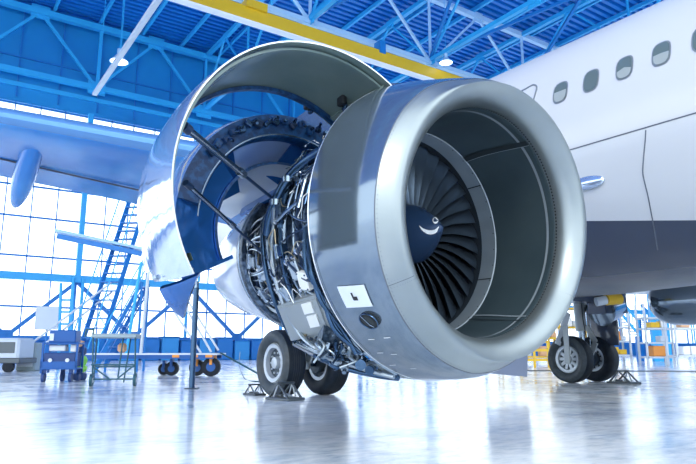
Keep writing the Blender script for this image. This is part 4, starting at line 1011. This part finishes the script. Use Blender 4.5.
# air hose on the floor
q = MB(); q.tube(smoothpath([at_Y(240, 352, 24) * 1, Vector((ground(240, 21).x, 21, .3)), Vector((ground(246, 18).x, 18, .012)), Vector((ground(256, 16.5).x, 16.5, .012)), Vector((ground(266, 17).x, 17, .012))], 8), .014, M['frame_gr'], 8)
o = q.build('air_hose'); tag(o, 'thin dark air hose looping to the floor left of the near wheel', 'hose')

# steep maintenance stairs
Ys = 26.; e = empty('maintenance_stairs', Matrix.Translation(ground(78, Ys))); tag(e, 'tall steep blue maintenance stairs with handrails leading up beside the wing', 'stairs')
b0_ = at_Y(77, 343, Ys); t0_ = at_Y(131, 196, Ys + 2.5); b1_ = b0_ + Vector((.85, -.1, 0)); t1_ = t0_ + Vector((.85, -.1, 0)); b0_.z = b1_.z = .3
for a_, b_ in ((b0_, t0_), (b1_, t1_)):
    q = MB(); q.bar(a_, b_, .06, .22, M['blue']); q.build('stringer', e)
    q = MB(); off = Vector((-.35, 0, .55)); q.tube([a_ + off, b_ + off], .03, M['blue_lt'], 8)
    for i in range(8): p = a_.lerp(b_, (i + .5) / 8); q.tube([p, p + off], .02, M['blue_lt'], 6)
    q.build('handrail', e)
q = MB()
for i in range(19):
    t = (i + .5) / 19; p0 = b0_.lerp(t0_, t); p1 = b1_.lerp(t1_, t); q.bar(p0, p1, .26, .05, M['blue'])
q.build('tread', e)
for (x0, y0, x1, y1) in ((20, 352, 112, 282), (24, 360, 112, 292)):
    q = MB(); q.tube([at_Y(x0, y0, Ys), at_Y(x1, y1, Ys + 1)], .045, M['pale'], 8); q.build('diagonal_brace', e)
q = MB(); q.bar(at_Y(57, 232, Ys + 1), at_Y(142, 250, Ys + 2), 1.0, .12, M['whiteblue']); q.bar(at_Y(57, 236, Ys + .5), at_Y(142, 254, Ys + 1.5), .1, .22, M['blue']); q.build('gangway', e)['label'] = 'narrow pale gangway'
# support tower
for i in (0, 1):
    q = MB(); x = 60 + i * 12; q.tube([Vector((ground(x, Ys + 2).x, Ys + 2, 0)), at_Y(x + 1, 283, Ys + 2)], .07, M['blue_lt'], 8); q.build('tower_leg', e)
q = MB()
for y in (300, 312, 324): q.tube([at_Y(60, y, Ys + 2), at_Y(73, y, Ys + 2)], .05, M['blue_lt'], 6)
q.build('tower_rung', e)
# second low stairs to the right under the cowl
e = empty('boarding_steps', Matrix.Translation(ground(110, 23))); tag(e, 'low blue boarding steps rising to the right behind the tube cart', 'stairs')
b0_ = at_Y(99, 336, 23); t0_ = at_Y(142, 282, 24); b0_.z = .35
for k_, off in enumerate((Vector((0, 0, 0)), Vector((0, .8, 0)))):
    q = MB(); q.bar(b0_ + off, t0_ + off, .06, .14, M['blue']); q.build('stringer', e)
    q = MB(); q.tube([b0_ + off + Vector((0, 0, .9)), t0_ + off + Vector((0, 0, .9))], .025, M['blue_lt'], 8); q.tube([b0_ + off, b0_ + off + Vector((0, 0, .9))], .02, M['blue_lt'], 8); q.tube([t0_ + off, t0_ + off + Vector((0, 0, .9))], .02, M['blue_lt'], 8); q.build('handrail', e)
    q = MB(); q.tube([Vector((t0_.x, t0_.y, 0)) + off, t0_ + off], .05, M['blue'], 8); q.tube([Vector((b0_.x, b0_.y, 0)) + off, b0_ + off], .05, M['blue'], 8); q.tube([Vector((b0_.x, b0_.y, .1)) + off, t0_ + off - Vector((0, 0, .3))], .03, M['blue'], 8); q.build('support_leg', e)
q = MB()
for i in range(8):
    p = b0_.lerp(t0_, (i + .5) / 8); q.box(p + Vector((0, .4, 0)), (.24, .8, .04), M['blue'])
q.build('tread', e)
# pale ground power unit at the left edge
g0 = ground(2, 24); e = empty('ground_power_unit', Matrix.Translation(g0)); tag(e, 'pale grey ground power unit cut by the left edge of the view', 'power unit'); GT = Matrix.Translation(g0)
q = MB(); q.box((-.2, 0, .85), (2.3, 1.2, .8), M['pale'], bev=.08); q.build('housing', e, GT)
q = MB(); q.box((-.2, 0, .42), (2.5, 1.3, .2), M['chock'], bev=.03); q.build('chassis', e, GT); q = MB(); q.box((.35, -.61, .9), (.9, .04, .4), M['chock'], bev=.01); q.build('louvre_panel', e, GT)
for x in (-1.0, .6):
    q = MB(); q.cyl((x, -.62, .2), (x, -.45, .2), .2, M['tyre'], seg=20); q.build('wheel', e, GT)
g0 = ground(31, 25); q = MB(); q.box((0, 0, .55), (.75, .7, 1.1), M['top_gr'], bev=.05); q.box((0, -.36, .7), (.5, .03, .3), M['cartdk'], bev=.01); o = q.build('equipment_cabinet', None, Matrix.Translation(g0)); tag(o, 'grey equipment cabinet between the power unit and the blue trolley', 'cabinet')
q = MB(); q.box((.0, -.36, .35), (.6, .03, .35), M['pale'], bev=.01); q.build('door', o, Matrix.Translation(g0))
q = MB(); p = at_Y(47, 318, 30); q.box(p, (1.1, .1, 1.1), M['pale'], bev=.02); 
o = q.build('notice_board', None, None, loc=(p.x, p.y, 0)); tag(o, 'small pale notice board on a post beside the stairs', 'board'); q = MB(); q.tube([(p.x, p.y + .1, 0), (p.x, p.y + .1, p.z)], .05, M['blue'], 8); q.build('post', o)

# ---- right hand background
ORD = ['first', 'second', 'third', 'fourth', 'fifth', 'sixth', 'seventh', 'eighth', 'ninth', 'tenth', 'eleventh', 'twelfth', 'thirteenth']
CN = {'pale_grey_panel': 'pale grey', 'orange_paint': 'orange', 'tan_cloth': 'tan', 'white_placard': 'white', 'yellow_guard_paint': 'yellow'}
def rack(x0, x1, Y, zt, label, shelves, m=M['pale'], fill=True, seed=0):
    where = {1: 'pale left rack', 2: 'wire rack', 3: 'tall pale rack', 4: 'yellow rack', 5: 'tall yellow rack'}[seed]
    a_, b_ = ground(x0, Y), ground(x1, Y); rr_ = random.Random(seed); c = (a_ + b_) / 2
    e = empty('storage_rack', Matrix.Translation(c)); tag(e, label, 'rack', 'racks beyond the landing gear'); n = max(2, int((b_.x - a_.x) / 2.0) + 1)
    for i in range(n):
        x = a_.x + (b_.x - a_.x) * i / (n - 1); q = MB()
        for dy in (-.5, .5): q.box((x, Y + dy, zt / 2), (.10, .10, zt), m)
        q.build('upright', e)
    for z in shelves: q = MB(); q.box((c.x, Y, z), (b_.x - a_.x, 1.1, .10), m); q.build('shelf', e)
    if fill:
        cols = [M['pale'], M['orange'], M['tan'], M['pale'], M['tan'], M['label'], M['yellow2'], M['label'], M['pale'], M['label']]
        for lv, (z, zn) in enumerate(zip(shelves, shelves[1:])):
            x = a_.x + .35; nb = 0
            while x < b_.x - .4:
                w = min(rr_.uniform(.3, .8), b_.x - .15 - x); h_ = min(rr_.uniform(.25, .6), zn - z - .2)
                if rr_.random() < .75:
                    m_ = rr_.choice(cols); q = MB(); q.box((x + w / 2, Y - .1, z + .06 + h_ / 2), (w * .9, .6, h_), m_, bev=.03); o = q.build('parts_box', None, None, loc=(x + w / 2, Y - .1, z + .05))
                    nb += 1; tag(o, f"{CN[m_.name]} parts box, {ORD[nb - 1]} from left, {ORD[lv]} shelf up of {where}", 'box', 'parts boxes on the far racks')
                x += w
rack(597, 627, 37, 3.0, 'pale storage rack with yellow and orange boxes behind the far gear', (.5, 1.3, 2.1), seed=1)
rack(643, 669, 36, 3.4, 'pale wire storage rack with orange boxes, middle of the far wall', (.4, 1.2, 2.0, 2.6), seed=2)
rack(672, 712, 33, 5.0, 'tall pale storage rack at the right edge under the far engine', (.5, 1.9, 3.2, 4.6), seed=3)
rack(500, 558, 38, 4.6, 'yellow rack between the inlet lip and the landing gear strut', (.4, 1.5, 2.6, 3.8), M['yellow2'], True, 4)
rack(552, 584, 40, 6.2, 'tall yellow mesh rack behind the landing gear strut', (1., 2.2, 3.4, 4.6, 5.8), M['yellow2'], True, 5)
# yellow barrier by the lip
a_ = ground(520, 30); e = empty('safety_barrier', Matrix.Translation(a_)); tag(e, 'low yellow safety barrier on the floor beside the inlet lip', 'barrier')
q = MB(); b_ = ground(548, 30)
for z in (.35, .8, 1.2): q.bar((a_.x, 30, z), (b_.x, 30, z), .06, .12, M['yellow2'])
q.build('rail', e)
for t in (0, .5, 1): q = MB(); q.box((a_.x + (b_.x - a_.x) * t, 30, .62), (.1, .1, 1.24), M['yellow2']); q.build('post', e)
# blue gantry stairs on the right
for (x0, y0, x1, y1, Y, lab) in ((614, 305, 640, 336, 44, 'blue sloping gantry stairs descending behind the far racks, left flight'), (642, 318, 660, 336, 47, 'blue sloping gantry stairs, short right flight near the blue tower')):
    p0, p1 = at_Y(x0, y0, Y), at_Y(x1, y1, Y); p1.z = min(p1.z, 2.0); e = empty('gantry_stairs', Matrix.Translation((p1.x, Y, 0))); tag(e, lab, 'stairs')
    for dz in (0, 1.0): q = MB(); q.bar(p0 + Vector((0, 0, dz)), p1 + Vector((0, 0, dz)), .1, .16, M['blue_lt']); q.build('stringer' if dz == 0 else 'handrail', e)
    q = MB()
    for i in range(9): p = p0.lerp(p1, i / 8); q.bar(p, p + Vector((0, 0, 1.0)), .05, .05, M['blue_lt'])
    q.build('baluster', e)
    q = MB()
    for i in range(10): p = p0.lerp(p1, (i + .5) / 10); q.box(p + Vector((0, .5, 0)), (.3, 1.0, .05), M['blue'])
    q.build('tread', e); q = MB(); q.bar((p1.x, Y + .5, 0), (p1.x, Y + .5, p1.z), .2, .2, M['blue']); q.bar((p0.x, Y + .5, 0), (p0.x, Y + .5, p0.z), .2, .2, M['blue']); q.build('leg', e)
e = empty('access_tower', Matrix.Translation(ground(662, 46))); tag(e, 'blue steel access tower in front of the glazing under the far engine', 'tower')
for x in (655, 660, 668): q = MB(); p = ground(x, 46); q.box((p.x, 46, 3.6), (.35, .35, 7.2), M['blue_lt']); q.build('column', e)
q = MB(); 
for z in (1.5, 3., 4.5, 6.): q.box(((ground(655, 46).x + ground(668, 46).x) / 2, 46, z), (1.1, .3, .15), M['blue'])
q.build('rung', e)
# thin rail lines and low curb on the floor at right
q = MB(); p0, p1 = ground(520, 25.), ground(720, 24.); q.bar((p0.x, 25, .02), (p1.x, 24, .02), .16, .03, M['chock']); o = q.build('floor_rail'); tag(o, 'thin dark rail set across the floor behind the far wheels', 'rail')

# ================================================================== light + camera
w = bpy.data.worlds.new('hangar_daylight'); scn.world = w; w.use_nodes = True; nt = w.node_tree; bg = nt.nodes['Background']
bg.inputs['Color'].default_value = (.84, .93, 1.0, 1); bg.inputs['Strength'].default_value = 2.7
def area(name, loc, rot, sx, sy, power, col=(1, 1, 1)):
    l = bpy.data.lights.new(name, 'AREA'); l.shape = 'RECTANGLE'; l.size = sx; l.size_y = sy; l.energy = power; l.color = col
    o = bpy.data.objects.new(name, l); COL.objects.link(o); o.location = loc; o.rotation_euler = rot; return o
s = bpy.data.lights.new('sun', 'SUN'); s.energy = .8; s.angle = R(12); s.color = (1, .97, .93); so = bpy.data.objects.new('sun', s); COL.objects.link(so); so.rotation_euler = (R(62), 0, R(-25))
cam = bpy.data.cameras.new('camera'); cam.sensor_width = 36; cam.lens = 36 * F_PX / 696; cam.clip_end = 500; cam.clip_start = .05
co = bpy.data.objects.new('camera', cam); COL.objects.link(co); co.location = CAM; co.rotation_euler = (math.pi / 2 + TILT, 0, 0); scn.camera = co
scn.view_settings.view_transform = 'Standard'; scn.view_settings.look = 'None'; scn.view_settings.exposure = 0.2; scn.view_settings.gamma = 1
scn.cycles.use_denoising = True
scn.cycles.max_bounces = 8; scn.cycles.transparent_max_bounces = 12
